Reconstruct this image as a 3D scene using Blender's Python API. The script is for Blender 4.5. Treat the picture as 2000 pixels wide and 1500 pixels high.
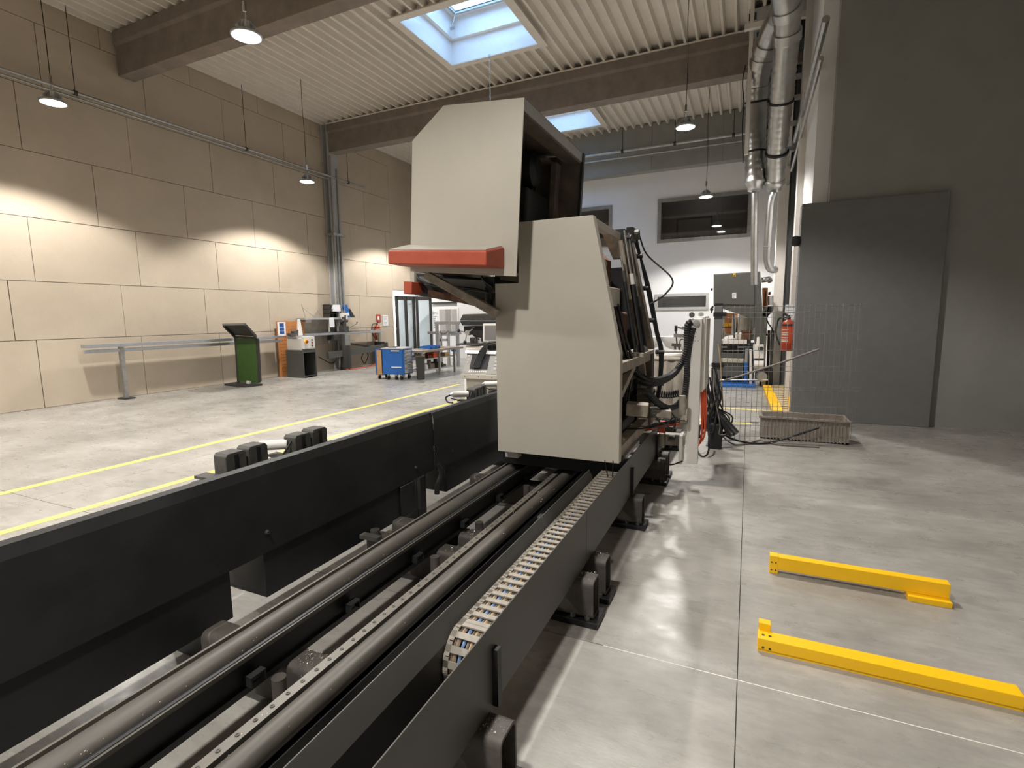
import bpy, bmesh, math, random
from mathutils import Vector, Matrix
random.seed(7)
for o in list(bpy.data.objects): bpy.data.objects.remove(o)
S = bpy.context.scene; COL = S.collection
# ------------------------------------------------------------------ camera, world, exposure
FPX, YAW, PIT, ROL, EYE = 1001.8, 0.431498, 0.130242, 0.0136408, 1.65
def cam_axes():
    cy, sy = math.cos(YAW), math.sin(YAW)
    f = Vector((-sy*math.cos(PIT), cy*math.cos(PIT), -math.sin(PIT)))
    rt = Vector((cy, sy, 0)); dn = f.cross(rt)
    return math.cos(ROL)*rt+math.sin(ROL)*dn, -math.sin(ROL)*rt+math.cos(ROL)*dn, f
CR, CD, CF = cam_axes()
cd = bpy.data.cameras.new('camera'); cam = bpy.data.objects.new('camera', cd); COL.objects.link(cam)
cd.sensor_fit = 'HORIZONTAL'; cd.sensor_width = 36; cd.lens = 36*FPX/2000; cd.clip_start = .02; cd.clip_end = 200
m = Matrix((CR, -CD, -CF)).transposed().to_4x4(); m.translation = (0, 0, EYE); cam.matrix_world = m
S.camera = cam
S.view_settings.view_transform = 'Standard'; S.view_settings.look = 'None'
S.view_settings.exposure = 0.22; S.view_settings.gamma = 1; S.view_settings.use_curve_mapping = False
W = bpy.data.worlds.new('sky'); S.world = W; W.use_nodes = True
bg = W.node_tree.nodes['Background']; bg.inputs[0].default_value = (.36, .62, 1, 1); bg.inputs[1].default_value = 13
LAMP_W = 1080; LAMP_Z = 5.25
# survey helpers: a sighted direction met with a known plane of the hall gives a point in metres
def ray(x, y): return CR*((x-1000)/FPX)+CD*((y-750)/FPX)+CF
C0 = Vector((0, 0, EYE))
def fl(x, y, z=0.): d = ray(x, y); return C0+d*((z-EYE)/d.z)
def onx(x, y, X): d = ray(x, y); return C0+d*(X/d.x)
def ony(x, y, Y): d = ray(x, y); return C0+d*(Y/d.y)
# ------------------------------------------------------------------ materials
def lin(h):
    h = h.lstrip('#'); c = [int(h[i:i+2], 16)/255 for i in (0, 2, 4)]
    return [x/12.92 if x <= .04045 else ((x+.055)/1.055)**2.4 for x in c]
MATS = {}
def mat(name, hexc, rough=.5, metal=0., var=.12, scale=6., bump=0., bscale=60., hex2=None, stretch=None, spec=.5):
    M = bpy.data.materials.new(name); M.use_nodes = True; nt = M.node_tree; b = nt.nodes['Principled BSDF']
    b.inputs['Roughness'].default_value = rough; b.inputs['Metallic'].default_value = metal
    b.inputs['Specular IOR Level'].default_value = spec
    c = lin(hexc); c2 = lin(hex2) if hex2 else [x*(1-var) for x in c]; c1 = c if hex2 else [min(1, x*(1+var)) for x in c]
    tc = nt.nodes.new('ShaderNodeTexCoord'); mp = nt.nodes.new('ShaderNodeMapping')
    if stretch: mp.inputs['Scale'].default_value = stretch
    geo = nt.nodes.new('ShaderNodeNewGeometry')
    nt.links.new(geo.outputs['Position'], mp.inputs[0])
    n = nt.nodes.new('ShaderNodeTexNoise'); n.inputs['Scale'].default_value = scale; n.inputs['Detail'].default_value = 6; n.inputs['Roughness'].default_value = .62
    nt.links.new(mp.outputs[0], n.inputs['Vector'])
    r = nt.nodes.new('ShaderNodeValToRGB'); r.color_ramp.elements[0].position = .32; r.color_ramp.elements[1].position = .68
    r.color_ramp.elements[0].color = (*c2, 1); r.color_ramp.elements[1].color = (*c1, 1)
    nt.links.new(n.outputs['Fac'], r.inputs[0]); nt.links.new(r.outputs[0], b.inputs['Base Color'])
    if bump:
        n2 = nt.nodes.new('ShaderNodeTexNoise'); n2.inputs['Scale'].default_value = bscale; n2.inputs['Detail'].default_value = 4
        nt.links.new(mp.outputs[0], n2.inputs['Vector'])
        bp = nt.nodes.new('ShaderNodeBump'); bp.inputs['Strength'].default_value = bump; bp.inputs['Distance'].default_value = .01
        nt.links.new(n2.outputs['Fac'], bp.inputs['Height']); nt.links.new(bp.outputs[0], b.inputs['Normal'])
    MATS[name] = M; return M
def emit(name, col, s):
    M = bpy.data.materials.new(name); M.use_nodes = True; b = M.node_tree.nodes['Principled BSDF']
    b.inputs['Base Color'].default_value = (0, 0, 0, 1); b.inputs['Emission Color'].default_value = (*col, 1); b.inputs['Emission Strength'].default_value = s
    MATS[name] = M; return M
def glass(name, tint=(1, 1, 1), refl=.12):
    M = bpy.data.materials.new(name); M.use_nodes = True; nt = M.node_tree; nt.nodes.clear()
    out = nt.nodes.new('ShaderNodeOutputMaterial'); mx = nt.nodes.new('ShaderNodeMixShader'); tr = nt.nodes.new('ShaderNodeBsdfTransparent'); gl = nt.nodes.new('ShaderNodeBsdfGlossy')
    tr.inputs[0].default_value = (*tint, 1); gl.inputs['Roughness'].default_value = .03
    lw = nt.nodes.new('ShaderNodeLayerWeight'); lw.inputs[0].default_value = .35
    ma = nt.nodes.new('ShaderNodeMath'); ma.operation = 'MULTIPLY_ADD'; ma.inputs[1].default_value = .6; ma.inputs[2].default_value = refl
    nt.links.new(lw.outputs['Fresnel'], ma.inputs[0]); nt.links.new(ma.outputs[0], mx.inputs[0])
    nt.links.new(tr.outputs[0], mx.inputs[1]); nt.links.new(gl.outputs[0], mx.inputs[2]); nt.links.new(mx.outputs[0], out.inputs[0])
    MATS[name] = M; return M
def floor_mat():
    M = bpy.data.materials.new('polished_concrete'); M.use_nodes = True; nt = M.node_tree; b = nt.nodes['Principled BSDF']; L = nt.links.new
    geo = nt.nodes.new('ShaderNodeNewGeometry')
    def noise(sc, st, det=7, ro=.65):
        mp = nt.nodes.new('ShaderNodeMapping'); mp.inputs['Scale'].default_value = st; L(geo.outputs['Position'], mp.inputs[0])
        n = nt.nodes.new('ShaderNodeTexNoise'); n.inputs['Scale'].default_value = sc; n.inputs['Detail'].default_value = det; n.inputs['Roughness'].default_value = ro
        L(mp.outputs[0], n.inputs['Vector']); return n.outputs['Fac']
    def ramp(src, a, ca, bb, cb):
        r = nt.nodes.new('ShaderNodeValToRGB'); e = r.color_ramp.elements; e[0].position = a; e[1].position = bb; e[0].color = (*ca, 1); e[1].color = (*cb, 1); L(src, r.inputs[0]); return r.outputs[0]
    base = ramp(noise(1.1, (1, 1, 1)), .3, lin('#827e77'), .7, lin('#aba7a0'))
    fine = ramp(noise(5, (1, 3.5, 1), 9, .7), .35, (.72, .72, .72), .62, (1.06, 1.06, 1.06))
    scr = ramp(noise(9, (.5, 14, 1), 5, .55), .28, (.95, .95, .95), .45, (1, 1, 1))
    wear = ramp(noise(2.3, (1, 1.6, 1), 3, .5), .28, (.8, .8, .82), .42, (1, 1, 1))
    col = base
    for s in (fine, scr, wear):
        mx = nt.nodes.new('ShaderNodeMix'); mx.data_type = 'RGBA'; mx.blend_type = 'MULTIPLY'; mx.inputs[0].default_value = .55
        L(col, mx.inputs[6]); L(s, mx.inputs[7]); col = mx.outputs[2]
    L(col, b.inputs['Base Color'])
    rr = ramp(noise(3, (1, 2, 1), 5), .3, (.22, .22, .22), .7, (.42, .42, .42)); L(rr, b.inputs['Roughness'])
    bp = nt.nodes.new('ShaderNodeBump'); bp.inputs['Strength'].default_value = .12; bp.inputs['Distance'].default_value = .004
    L(noise(30, (1, 3, 1), 6), bp.inputs['Height']); L(bp.outputs[0], b.inputs['Normal'])
    MATS['concrete'] = M
floor_mat()
mat('wall_panel', '#b9ab98', .8, var=.06, scale=1.2, bump=.25, bscale=35)
mat('wall_white', '#dcdcdc', .7, var=.03, scale=.8)
mat('wall_grey', '#8c8c88', .55, var=.06, scale=2)
mat('deck', '#d6cec2', .5, var=.05, scale=3)
mat('beam', '#7a6f65', .75, var=.18, scale=3, bump=.1, bscale=20)
mat('beam_grey', '#8a8a86', .5, var=.08, scale=2)
mat('galv', '#a9a9a6', .38, .85, var=.15, scale=9)
mat('duct', '#b4b4b2', .34, 1., var=.1, scale=5, bump=.06, bscale=16)
mat('alu', '#b9bcc0', .32, .8, var=.08, scale=12)
mat('chrome', '#d5d5d5', .15, 1., var=.03)
mat('cream', '#b0aa9e', .42, var=.035, scale=2.2, bump=.03, bscale=14)
mat('cream_dirty', '#9a9184', .6, var=.3, scale=9, bump=.1)
mat('pale', '#d6d0c8', .5, var=.05, scale=4)
mat('white_paint', '#e4e0da', .45, var=.04, scale=3)
mat('brown_frame', '#675d53', .6, var=.3, scale=6, bump=.1)
mat('orange_pad', '#a4482f', .55, var=.08, scale=12, bump=.08, bscale=120)
mat('dark_steel', '#232425', .5, .0, var=.3, scale=5, bump=.05, bscale=40)
mat('black_steel', '#191a1c', .5, .0, var=.35, scale=4, bump=.05)
mat('panel_grey', '#474542', .48, .0, var=.08, scale=3, bump=.03, bscale=30)
mat('machined', '#4b4741', .5, .1, var=.2, scale=14, stretch=(1, .2, 1), bump=.08, bscale=70)
mat('rail_strip', '#5c574f', .45, .05, var=.15, scale=14, stretch=(1, .2, 1))
mat('sleeper', '#4d4843', .6, .1, var=.3, scale=10, bump=.15, bscale=60)
mat('chain', '#8a8479', .6, var=.14, scale=25)
mat('rubber', '#131313', .6, var=.3, scale=8)
mat('hose', '#1d1d1d', .42, var=.25, scale=8)
mat('cast', '#45433f', .6, var=.3, scale=12, bump=.15)
mat('rust', '#5a3a28', .8, var=.45, scale=16, bump=.3)
mat('cable_beige', '#8a7a68', .6); mat('cable_grey', '#6f6861', .6); mat('cable_blue', '#6f86ad', .5); mat('cable_sand', '#a68f6c', .6)
mat('blue_paint', '#1f5ea8', .4, var=.06); mat('green_paint', '#33521f', .5, var=.12, scale=8)
mat('dark_paint', '#33312e', .55, var=.15); mat('charcoal', '#4f4f4b', .5, var=.06, scale=5)
mat('grey_paint', '#6f6f6e', .5, var=.06); mat('light_grey', '#a7a6a4', .5, var=.06)
mat('orange_board', '#bb7a43', .6, var=.15, scale=20); mat('orange_cable', '#c9502c', .5, var=.1)
mat('wood', '#8f8578', .65, var=.2, scale=8, stretch=(1, 6, 1)); mat('cardboard', '#b08a5c', .8, var=.12)
mat('yellow', '#f2bd12', .4, var=.04, scale=4); mat('yellow_line', '#e0cc62', .5, var=.12, scale=9)
mat('grate_slat', '#c9b183', .6); mat('red', '#a63f26', .35, var=.08); mat('paper', '#e6e6ea', .7, var=.02); mat('ink', '#3a3a3c', .7, var=.02); mat('blue_ink', '#26508f', .6, var=.03)
mat('planter', '#857b70', .85, var=.15, scale=6, bump=.2); mat('tarp', '#a49b8f', .7, var=.2, scale=5, bump=.2, bscale=8)
mat('screen', '#3c3c3e', .18, var=.05); mat('screen_grey', '#7b7877', .3, var=.04); mat('grey_panel', '#8d8b87', .5, var=.04)
mat('ceramic', '#ecebe8', .2, var=.02); mat('wood_block', '#cdb794', .7, var=.1); mat('blue_plastic', '#2f6fc0', .4)
mat('room_dark', '#6a6968', .8, var=.1); mat('blind', '#a9a7a4', .6, var=.05); mat('plastic_cover', '#3b3b38', .18, var=.35, scale=14, bump=.5, bscale=9)
mat('chips', '#cfc9bd', .35, .6, var=.3, scale=40)
emit('lamp_glow', (1, .96, .88), 22); emit('led', (.9, .95, 1), 6)
glass('pane', (.7, .7, .7), .12); glass('pane_clear', (.85, .9, .92), .06); glass('sky_pane', (.93, .96, 1), .02); glass('clear_cup', (.8, .78, .72), .1)
# ------------------------------------------------------------------ geometry helpers
ORG = {}
class MB:
    def __init__(s): s.v = []; s.f = []
    def add(s, vs, fs):
        k = len(s.v); s.v += [Vector(v) for v in vs]; s.f += [tuple(i+k for i in f) for f in fs]; return s
    def box(s, x0, x1, y0, y1, z0, z1):
        return s.add([(x, y, z) for x in (x0, x1) for y in (y0, y1) for z in (z0, z1)], [(0, 1, 3, 2), (4, 6, 7, 5), (0, 4, 5, 1), (2, 3, 7, 6), (0, 2, 6, 4), (1, 5, 7, 3)])
    def cbox(s, c, d): return s.box(c[0]-d[0]/2, c[0]+d[0]/2, c[1]-d[1]/2, c[1]+d[1]/2, c[2]-d[2]/2, c[2]+d[2]/2)
    def bar(s, a, b, w, h, up=(0, 0, 1)):
        a, b = Vector(a), Vector(b); d = (b-a).normalized(); u = Vector(up)
        if abs(d.dot(u)) > .98: u = Vector((0, 1, 0))
        sd = d.cross(u).normalized()*(w/2); u2 = sd.cross(d).normalized()*(h/2)
        return s.add([p+i*sd+j*u2 for p in (a, b) for i in (-1, 1) for j in (-1, 1)], [(0, 1, 3, 2), (4, 6, 7, 5), (0, 4, 5, 1), (2, 3, 7, 6), (0, 2, 6, 4), (1, 5, 7, 3)])
    def prism(s, pts, vec):
        pts = [Vector(p) for p in pts]; vec = Vector(vec); n = len(pts)
        return s.add(pts+[p+vec for p in pts], [tuple(range(n)), tuple(range(2*n-1, n-1, -1))]+[(i, i+n, (i+1) % n+n, (i+1) % n) for i in range(n)])
    def hexa(s, a, b):  # two quads
        return s.add(list(a)+list(b), [(0, 1, 2, 3), (7, 6, 5, 4)]+[(i, i+4, (i+1) % 4+4, (i+1) % 4) for i in range(4)])
    def loft(s, rings, cap=True, close=True):
        n = len(rings[0]); k = len(s.v)
        for r in rings: s.v += [Vector(p) for p in r]
        for i in range(len(rings)-1):
            for j in range(n if close else n-1): s.f.append((k+i*n+j, k+i*n+(j+1) % n, k+(i+1)*n+(j+1) % n, k+(i+1)*n+j))
        if cap: s.f.append(tuple(k+j for j in range(n-1, -1, -1))); s.f.append(tuple(k+(len(rings)-1)*n+j for j in range(n)))
        return s
    def tube(s, pts, r, n=8, rf=None, cap=True):
        pts = [Vector(p) for p in pts]; rings = []; u = None
        for i, p in enumerate(pts):
            t = (pts[min(i+1, len(pts)-1)]-pts[max(i-1, 0)]).normalized()
            if u is None:
                u = t.cross(Vector((0, 0, 1))); u = t.cross(Vector((1, 0, 0))) if u.length < .1 else u
            u = (u-t*u.dot(t)).normalized(); w = t.cross(u); rr = rf(i) if rf else r
            rings.append([p+rr*(math.cos(2*math.pi*k/n)*u+math.sin(2*math.pi*k/n)*w) for k in range(n)])
        return s.loft(rings, cap)
    def cyl(s, a, b, r, r2=None, n=14): 
        r2 = r if r2 is None else r2
        return s.tube([a, b], r, n, lambda i: (r, r2)[i])
    def lathe(s, prof, c, ax=(0, 0, 1), n=20):
        ax = Vector(ax).normalized(); u = ax.cross(Vector((1, 0, 0))); u = (ax.cross(Vector((0, 1, 0))) if u.length < .1 else u).normalized(); w = ax.cross(u); c = Vector(c)
        return s.loft([[c+ax*h+max(r, 1e-4)*(math.cos(2*math.pi*k/n)*u+math.sin(2*math.pi*k/n)*w) for k in range(n)] for r, h in prof])
    def build(s, name, mt, parent=None, bevel=0, smooth=False, seg=2):
        o_ = Vector(ORG.get(parent.name, (0, 0, 0))) if parent else Vector((0, 0, 0))
        me = bpy.data.meshes.new(name); me.from_pydata([v-o_ for v in s.v], [], s.f); me.update()
        b = bmesh.new(); b.from_mesh(me); bmesh.ops.recalc_face_normals(b, faces=b.faces); b.to_mesh(me); b.free()
        o = bpy.data.objects.new(name, me); COL.objects.link(o); me.materials.append(MATS[mt])
        if parent: o.parent = parent
        ORG[o.name] = tuple(o_)
        if smooth:
            for p in me.polygons: p.use_smooth = True
            try: me.set_sharp_from_angle(angle=.7)
            except Exception: pass
        if bevel:
            md = o.modifiers.new('bevel', 'BEVEL'); md.width = bevel; md.segments = seg; md.limit_method = 'ANGLE'
        return o
def spline(P, n=8):
    P = [Vector(p) for p in P]; Q = [P[0]*2-P[1]]+P+[P[-1]*2-P[-2]]; out = []
    for i in range(1, len(Q)-2):
        for k in range(n):
            t = k/n; a, b, c, d = Q[i-1:i+3]
            out.append(.5*((2*b)+(c-a)*t+(2*a-5*b+4*c-d)*t*t+(3*b-a-3*c+d)*t**3))
    return out+[P[-1]]
def thing(name, label, cat, loc, group=None):
    o = bpy.data.objects.new(name, None); COL.objects.link(o); o.location = loc; o.empty_display_size = .1
    ORG[o.name] = tuple(loc); return tag(o, label, cat, group)
def tag(o, label, cat, group=None):
    o['label'] = label; o['category'] = cat
    if group: o['group'] = group
    return o
def struct(o): o['kind'] = 'structure'; return o
def stuff(o): o['kind'] = 'stuff'; return o
def dup(root, off, label=None, group=None):
    r = root.copy(); COL.objects.link(r); r.location = Vector(root.location)+Vector(off); ORG[r.name] = tuple(r.location)
    if label: r['label'] = label
    if group: r['group'] = group
    for ch in list(root.children):
        c = ch.copy(); COL.objects.link(c); c.parent = r
        for g in list(ch.children):
            d = g.copy(); COL.objects.link(d); d.parent = c
    return r
def piece(src, off, parent):   # one more piece that shares its mesh
    c = src.copy(); COL.objects.link(c); c.parent = parent; c.location = Vector(src.location)+Vector(off); return c
def B(x0, x1, y0, y1, z0, z1): return MB().box(x0, x1, y0, y1, z0, z1)
# ================================================================== THE HALL
XL, YB, ZC, YF = -12.5, 18.2, 7.7, -8.
floor = struct(B(-17.5, 6, YF-.3, 20, -.2, -.02).build('floor', 'concrete'))
xs = [-17.5, -12.2, -6.05, .02, 6]; ys = [YF-.3, -3., 2.36, 8.9, 14.3, 20]
B(-.6, 6, 2.356, 2.364, -.02, -.0005).build('joint_filler', 'pale', floor)
for i in range(4):
    for j in range(5): B(xs[i]+.002, xs[i+1]-.002, ys[j]+.003, ys[j+1]-.003, -.02, 0).build('slab', 'concrete', floor)
# left wall of big beige panels
wl = struct(B(XL-.3, XL-.04, YF, 16.3, 0, ZC+.3).build('wall_left', 'wall_panel'))
rows = [(0, 1.33, 10.9), (1.33, 2.45, 10.59), (2.45, 3.65, 11.01), (3.65, 4.88, 10.3), (4.88, 6.08, 11.07), (6.08, 7.28, 11.5), (7.28, 7.95, 10.7)]
for k, (z0, z1, y0) in enumerate(rows):
    y = y0-1.9*10
    while y < 16.3:
        a, b = max(y, YF), min(y+1.9, 16.3); y += 1.9
        if b-a < .05: continue
        d = random.uniform(-.004, .004)
        B(XL-.04, XL+d, a+.006, b-.006, z0+.006, z1-.006).build('panel', 'wall_panel', wl)
struct(B(XL-.3, XL, 16.3, YB, 2.75, ZC+.3).build('wall_left_lintel', 'wall_panel'))
bk = struct(B(-17.5, 1.2, YB, YB+.05, 0, 2.0).build('wall_back', 'wall_white'))
# back wall with its window openings: built of strips around them
w1 = [ony(1286.7, 391, YB), ony(1464.5, 461.6, YB)]; w1x0, w1x1, w1z0, w1z1 = w1[0].x, w1[1].x, w1[1].z, w1[0].z
w0x1 = ony(1195, 402, YB).x; w0x0 = w0x1-2.8; w0z1 = ony(1195, 402, YB).z; w0z0 = w1z0
w2a, w2b = ony(1281, 576, YB), ony(1382.7, 603, YB); w2x0, w2x1, w2z0, w2z1 = w2a.x, w2b.x, w2b.z, w2a.z
bpy.data.objects.remove(bk)
mb = MB()
mb.box(-17.5, w2x0, YB, YB+.2, 0, w2z1); mb.box(w2x1, 1.2, YB, YB+.2, 0, w2z1); mb.box(w2x0, w2x1, YB, YB+.2, 0, w2z0)
mb.box(-17.5, 1.2, YB, YB+.2, w2z1, w1z0); mb.box(-17.5, w0x0, YB, YB+.2, w1z0, w1z1); mb.box(w0x1, w1x0, YB, YB+.2, w1z0, w1z1); mb.box(w1x1, 1.2, YB, YB+.2, w1z0, w1z1)
mb.box(-17.5, 1.2, YB, YB+.2, w1z1, 8.2)
struct(mb.build('wall_back', 'wall_white'))
def window(n, x0, x1, z0, z1, fm, fw, deep=2.2, room=True):
    w = MB(); y0, y1 = YB-.05, YB+.08
    w.box(x0-.02, x1+.02, y0, y1, z0-.02, z0+fw); w.box(x0-.02, x1+.02, y0, y1, z1-fw, z1+.02); w.box(x0-.02, x0+fw, y0, y1, z0+fw, z1-fw); w.box(x1-fw, x1+.02, y0, y1, z0+fw, z1-fw)
    f = struct(w.build('window_%d' % n, fm)); B(x0+fw, x1-fw, YB+.01, YB+.02, z0+fw, z1-fw).build('pane', 'pane', f)
    if room:
        r = MB(); r.box(x0-.3, x1+.3, YB+deep, YB+deep+.05, z0-.5, z1+.5); r.box(x0-.35, x0-.3, YB+.2, YB+deep, z0-.5, z1+.5); r.box(x1+.3, x1+.35, YB+.2, YB+deep, z0-.5, z1+.5); r.box(x0-.3, x1+.3, YB+.2, YB+deep, z1+.5, z1+.55); r.box(x0-.3, x1+.3, YB+.2, YB+deep, z0-.55, z0-.5)
        r.build('room_behind', 'room_dark', f)
        l = bpy.data.lights.new('office_fill', 'POINT'); l.energy = 9 if n == 1 else 5; l.shadow_soft_size = .15; lo = bpy.data.objects.new('office_fill', l); COL.objects.link(lo); lo.location = ((x0+x1)/2, YB+deep*.6, z1+.3)  # unseen fill light added to brighten the room behind the pane
    return f
f1 = window(1, w1x0, w1x1, w1z0, w1z1, 'galv', .09); f0 = window(2, w0x0, w0x1, w0z0, w0z1, 'galv', .09); f2 = window(3, w2x0, w2x1, w2z0, w2z1, 'light_grey', .07, 1.2)
# office furniture glimpsed through the big window
MB().box(w1x0+.35, w1x0+1.2, YB+.7, YB+1.3, w1z0-.45, w1z0+.28).box(w1x0+.5, w1x0+.55, YB+.7, YB+.75, w1z0, w1z0+.85).box(w1x0+1.6, w1x0+1.65, YB+.7, YB+.75, w1z0, w1z0+.85).box(w1x0+.5, w1x0+1.65, YB+.7, YB+.75, w1z0+.8, w1z0+.85).build('desk_frame', 'black_steel', f1)
MB().box(w2x0+.12, w2x0+.5, YB+.3, YB+.32, w2z0+.06, w2z1-.2).build('blue_screen', 'cable_blue', f2)
for i in range(3): MB().box(w2x0+.17, w2x0+.3, YB+.29, YB+.3, w2z0+.12+i*.07, w2z0+.15+i*.07).build('screen_text', 'ink', f2)
# grey band above the white wall, and the pipe run in front of it
bz = ony(1290, 331, 17.9).z
struct(B(-12.5, 1.0, 17.85, YB, bz, ZC+.1).build('trim_1', 'beam_grey', None, .01))
for x in (-3.1, -.95): B(x-.004, x+.004, 17.84, 17.85, bz, ZC).build('joint_cover', 'grey_paint', bpy.data.objects['trim_1'])
pp = thing('supply_pipe', 'long galvanised pipe hung across the grey band on the back wall', 'pipe', (-4, 17.6, 6.95))
MB().tube([(-9, 17.6, 6.98), (.6, 17.6, 6.98)], .05, 10).build('pipe_run', 'galv', pp, smooth=True)
MB().tube([(-9, 17.68, 6.8), (.6, 17.68, 6.8)], .025, 8).build('thin_run', 'galv', pp, smooth=True)
for x in (-4.0, -2.35, -.65): MB().tube([(x, 17.6, 6.93), (x, 17.6, ZC)], .012, 6).cyl((x-.04, 17.6, 6.98), (x+.04, 17.6, 6.98), .062, n=10).build('hanger', 'dark_paint', pp)
# right-hand wall (beyond the bay door) and bay walls
struct(B(.8, 1.0, 9.3, YB, 0, 8.2).build('wall_right', 'wall_white'))
struct(B(1.0, 5.2, 9.1, 9.3, 0, 8.2).build('wall_bay_back', 'wall_grey'))
struct(B(5.0, 5.2, YF, 9.1, 0, 8.2).build('wall_bay_right', 'wall_white'))
struct(B(XL-.3, 5.2, YF-.2, YF, 0, 8.2).build('wall_front', 'wall_grey'))
# annex behind the folding door
struct(B(-17.6, -17.4, 12, YB, 0, 3.4).build('wall_annex_left', 'wall_white'))
struct(B(-17.4, XL-.3, 14.0, 14.2, 0, 3.4).build('wall_annex_front', 'wall_white'))
struct(B(-17.4, XL-.3, 14.2, YB, 3.3, 3.4).build('ceiling_annex', 'wall_white'))
# corrugated roof deck with two skylight openings
SKX0, SKX1 = -6.78, -4.52; SKY = [(9.4, 11.5), (15.0, 16.95)]
PITCH = .265; H = .12
def deck_profile(x0, x1):
    pr = []; n = int(math.floor(x0/PITCH)); x = n*PITCH
    while x < x1+PITCH:
        for dx, z in ((0, ZC), (.05, ZC), (.085, ZC+H), (.23, ZC+H)): pr.append((x+dx, z))
        x += PITCH
    pr = [p for p in pr if x0 <= p[0] <= x1]
    return [(x0, pr[0][1])]+pr+[(x1, pr[-1][1])]
def deck(x0, x1, y0, y1):
    p = deck_profile(x0, x1); m_ = MB()
    bot = [(x, z) for x, z in p]; k = len(bot)
    vs = [(x, y, z) for y in (y0, y1) for x, z in bot]+[(x, y, z+.02) for y in (y0, y1) for x, z in bot]
    fs = []
    for i in range(k-1): fs += [(i, i+1, k+i+1, k+i), (2*k+i, 3*k+i, 3*k+i+1, 2*k+i+1)]
    return m_.add(vs, fs)
ceil = MB(); ceil.box(-13, 6, YF-.3, SKY[0][0], ZC+.25, ZC+.3)
ceil.box(-13, 6, SKY[0][1], SKY[1][0], ZC+.25, ZC+.3); ceil.box(-13, 6, SKY[1][1], 19, ZC+.25, ZC+.3)
for y0, y1 in SKY: ceil.box(-13, SKX0, y0, y1, ZC+.25, ZC+.3); ceil.box(SKX1, 6, y0, y1, ZC+.25, ZC+.3)
CE = struct(ceil.build('ceiling', 'deck'))
for a, b, c, d in ((-12.7, SKX0, YF, 18.1), (SKX1, 5.1, YF, 18.1), (SKX0, SKX1, YF, SKY[0][0]), (SKX0, SKX1, SKY[0][1], SKY[1][0]), (SKX0, SKX1, SKY[1][1], 18.1)):
    deck(a, b, c, d).build('deck_sheet', 'deck', CE)
def skylight(n, y0, y1):
    w = MB(); t = .04; zt = 8.75; x0, x1 = SKX0, SKX1
    e = .16
    w.box(x0-e, x0+.02, y0-e, y1+e, ZC-.03, ZC-.005); w.box(x1-.02, x1+e, y0-e, y1+e, ZC-.03, ZC-.005); w.box(x0+.02, x1-.02, y0-e, y0+.02, ZC-.03, ZC-.005); w.box(x0+.02, x1-.02, y1-.02, y1+e, ZC-.03, ZC-.005)
    f = struct(w.build('window_%d' % n, 'deck'))
    s = MB(); i = .34; zm = 8.2
    def ringq(a, z): return [(x0+a, y0+a, z), (x1-a, y0+a, z), (x1-a, y1-a, z), (x0+a, y1-a, z)]
    s.loft([ringq(0, ZC-.005), ringq(.02, zm), ringq(.12, zm), ringq(.16, zt-.12), ringq(i, zt-.12), ringq(i, zt), ringq(-.05, zt), ringq(-.05, ZC-.005)], cap=False)
    s.build('shaft_lining', 'ceramic', f)
    B(x0+i, x1-i, y0+i, y1-i, zt-.06, zt-.05).build('pane', 'sky_pane', f)
    g = MB(); xm = (x0+x1)/2
    g.box(x0+i-.05, x0+i, y0+i, y1-i, zt-.16, zt-.1); g.box(x1-i, x1-i+.05, y0+i, y1-i, zt-.16, zt-.1); g.box(x0+i, x1-i, y1-i, y1-i+.05, zt-.16, zt-.1); g.box(x0+i, x1-i, y0+i-.05, y0+i, zt-.16, zt-.1); g.build('sash_frame', 'light_grey', f)
    MB().tube([(x0+.25, y1-.35, zt-.4), (x0+i, y1-i, zt-.14)], .015).cyl((x0+.2, y1-.35, zt-.45), (x0+.3, y1-.35, zt-.45), .03).build('latch', 'galv', f)
skylight(5, *SKY[0]); skylight(6, *SKY[1])
# roof beams (precast I-shape) and the left column
def beam(n, y0, y1, x0, x1, zb, m_):
    z1 = ZC-.01; fw = .0
    pr = [(y0, zb), (y1, zb), (y1, z1), (y0, z1), (y0, z1-.22), (y0+.05, z1-.3), (y0+.05, zb+.0)]
    pr = [(y0+.04, zb), (y1-.04, zb), (y1-.04, z1-.28), (y1, z1-.22), (y1, z1), (y0, z1), (y0, z1-.22), (y0+.04, z1-.28)]
    b = struct(MB().prism([(x0, y, z) for y, z in pr], (x1-x0, 0, 0)).build('trim_%d' % n, m_, None, .008)); return b
b2 = beam(2, 12.98, 13.42, XL+.25, 1.0, 6.85, 'beam'); b3 = beam(3, 7.1, 7.5, XL+.1, 5.0, 6.83, 'beam'); beam(4, 1.2, 1.6, XL+.1, 5, 6.83, 'beam')
B(XL+.25, 1.0, 12.95, 13.0, ZC-.03, ZC-.005).build('ledger_strip', 'deck', b2)
cl = MB(); cy0, cy1 = 12.98, 13.38
cl.box(XL+.02, XL+.06, cy0, cy1, 0, ZC); cl.box(XL+.06, XL+.26, cy0+.16, cy0+.19, 0, ZC); cl.box(XL+.24, XL+.28, cy0, cy1, 0, ZC)
c4 = struct(cl.build('trim_5', 'light_grey'))
for k in range(3): MB().tube([(XL+.31, 13.02+k*.13, .8 if k else 0), (XL+.31, 13.02+k*.13, (6.75, 4.3, 6.4)[k])], .03, 8).build('conduit', 'galv', c4, smooth=True)
MB().box(XL+.05, XL+.4, 12.9, 13.45, 4.3, 4.38).build('clamp_band', 'galv', c4)
lp = thing('long_pipe', 'long thin grey pipe running along the left wall below the roof', 'pipe', (XL+.35, 10, 6.1))
MB().tube([(XL+.3, 0, 6.12), (XL+.3, 14.6, 6.12)], .035, 8).build('upper_run', 'galv', lp, smooth=True)
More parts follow.
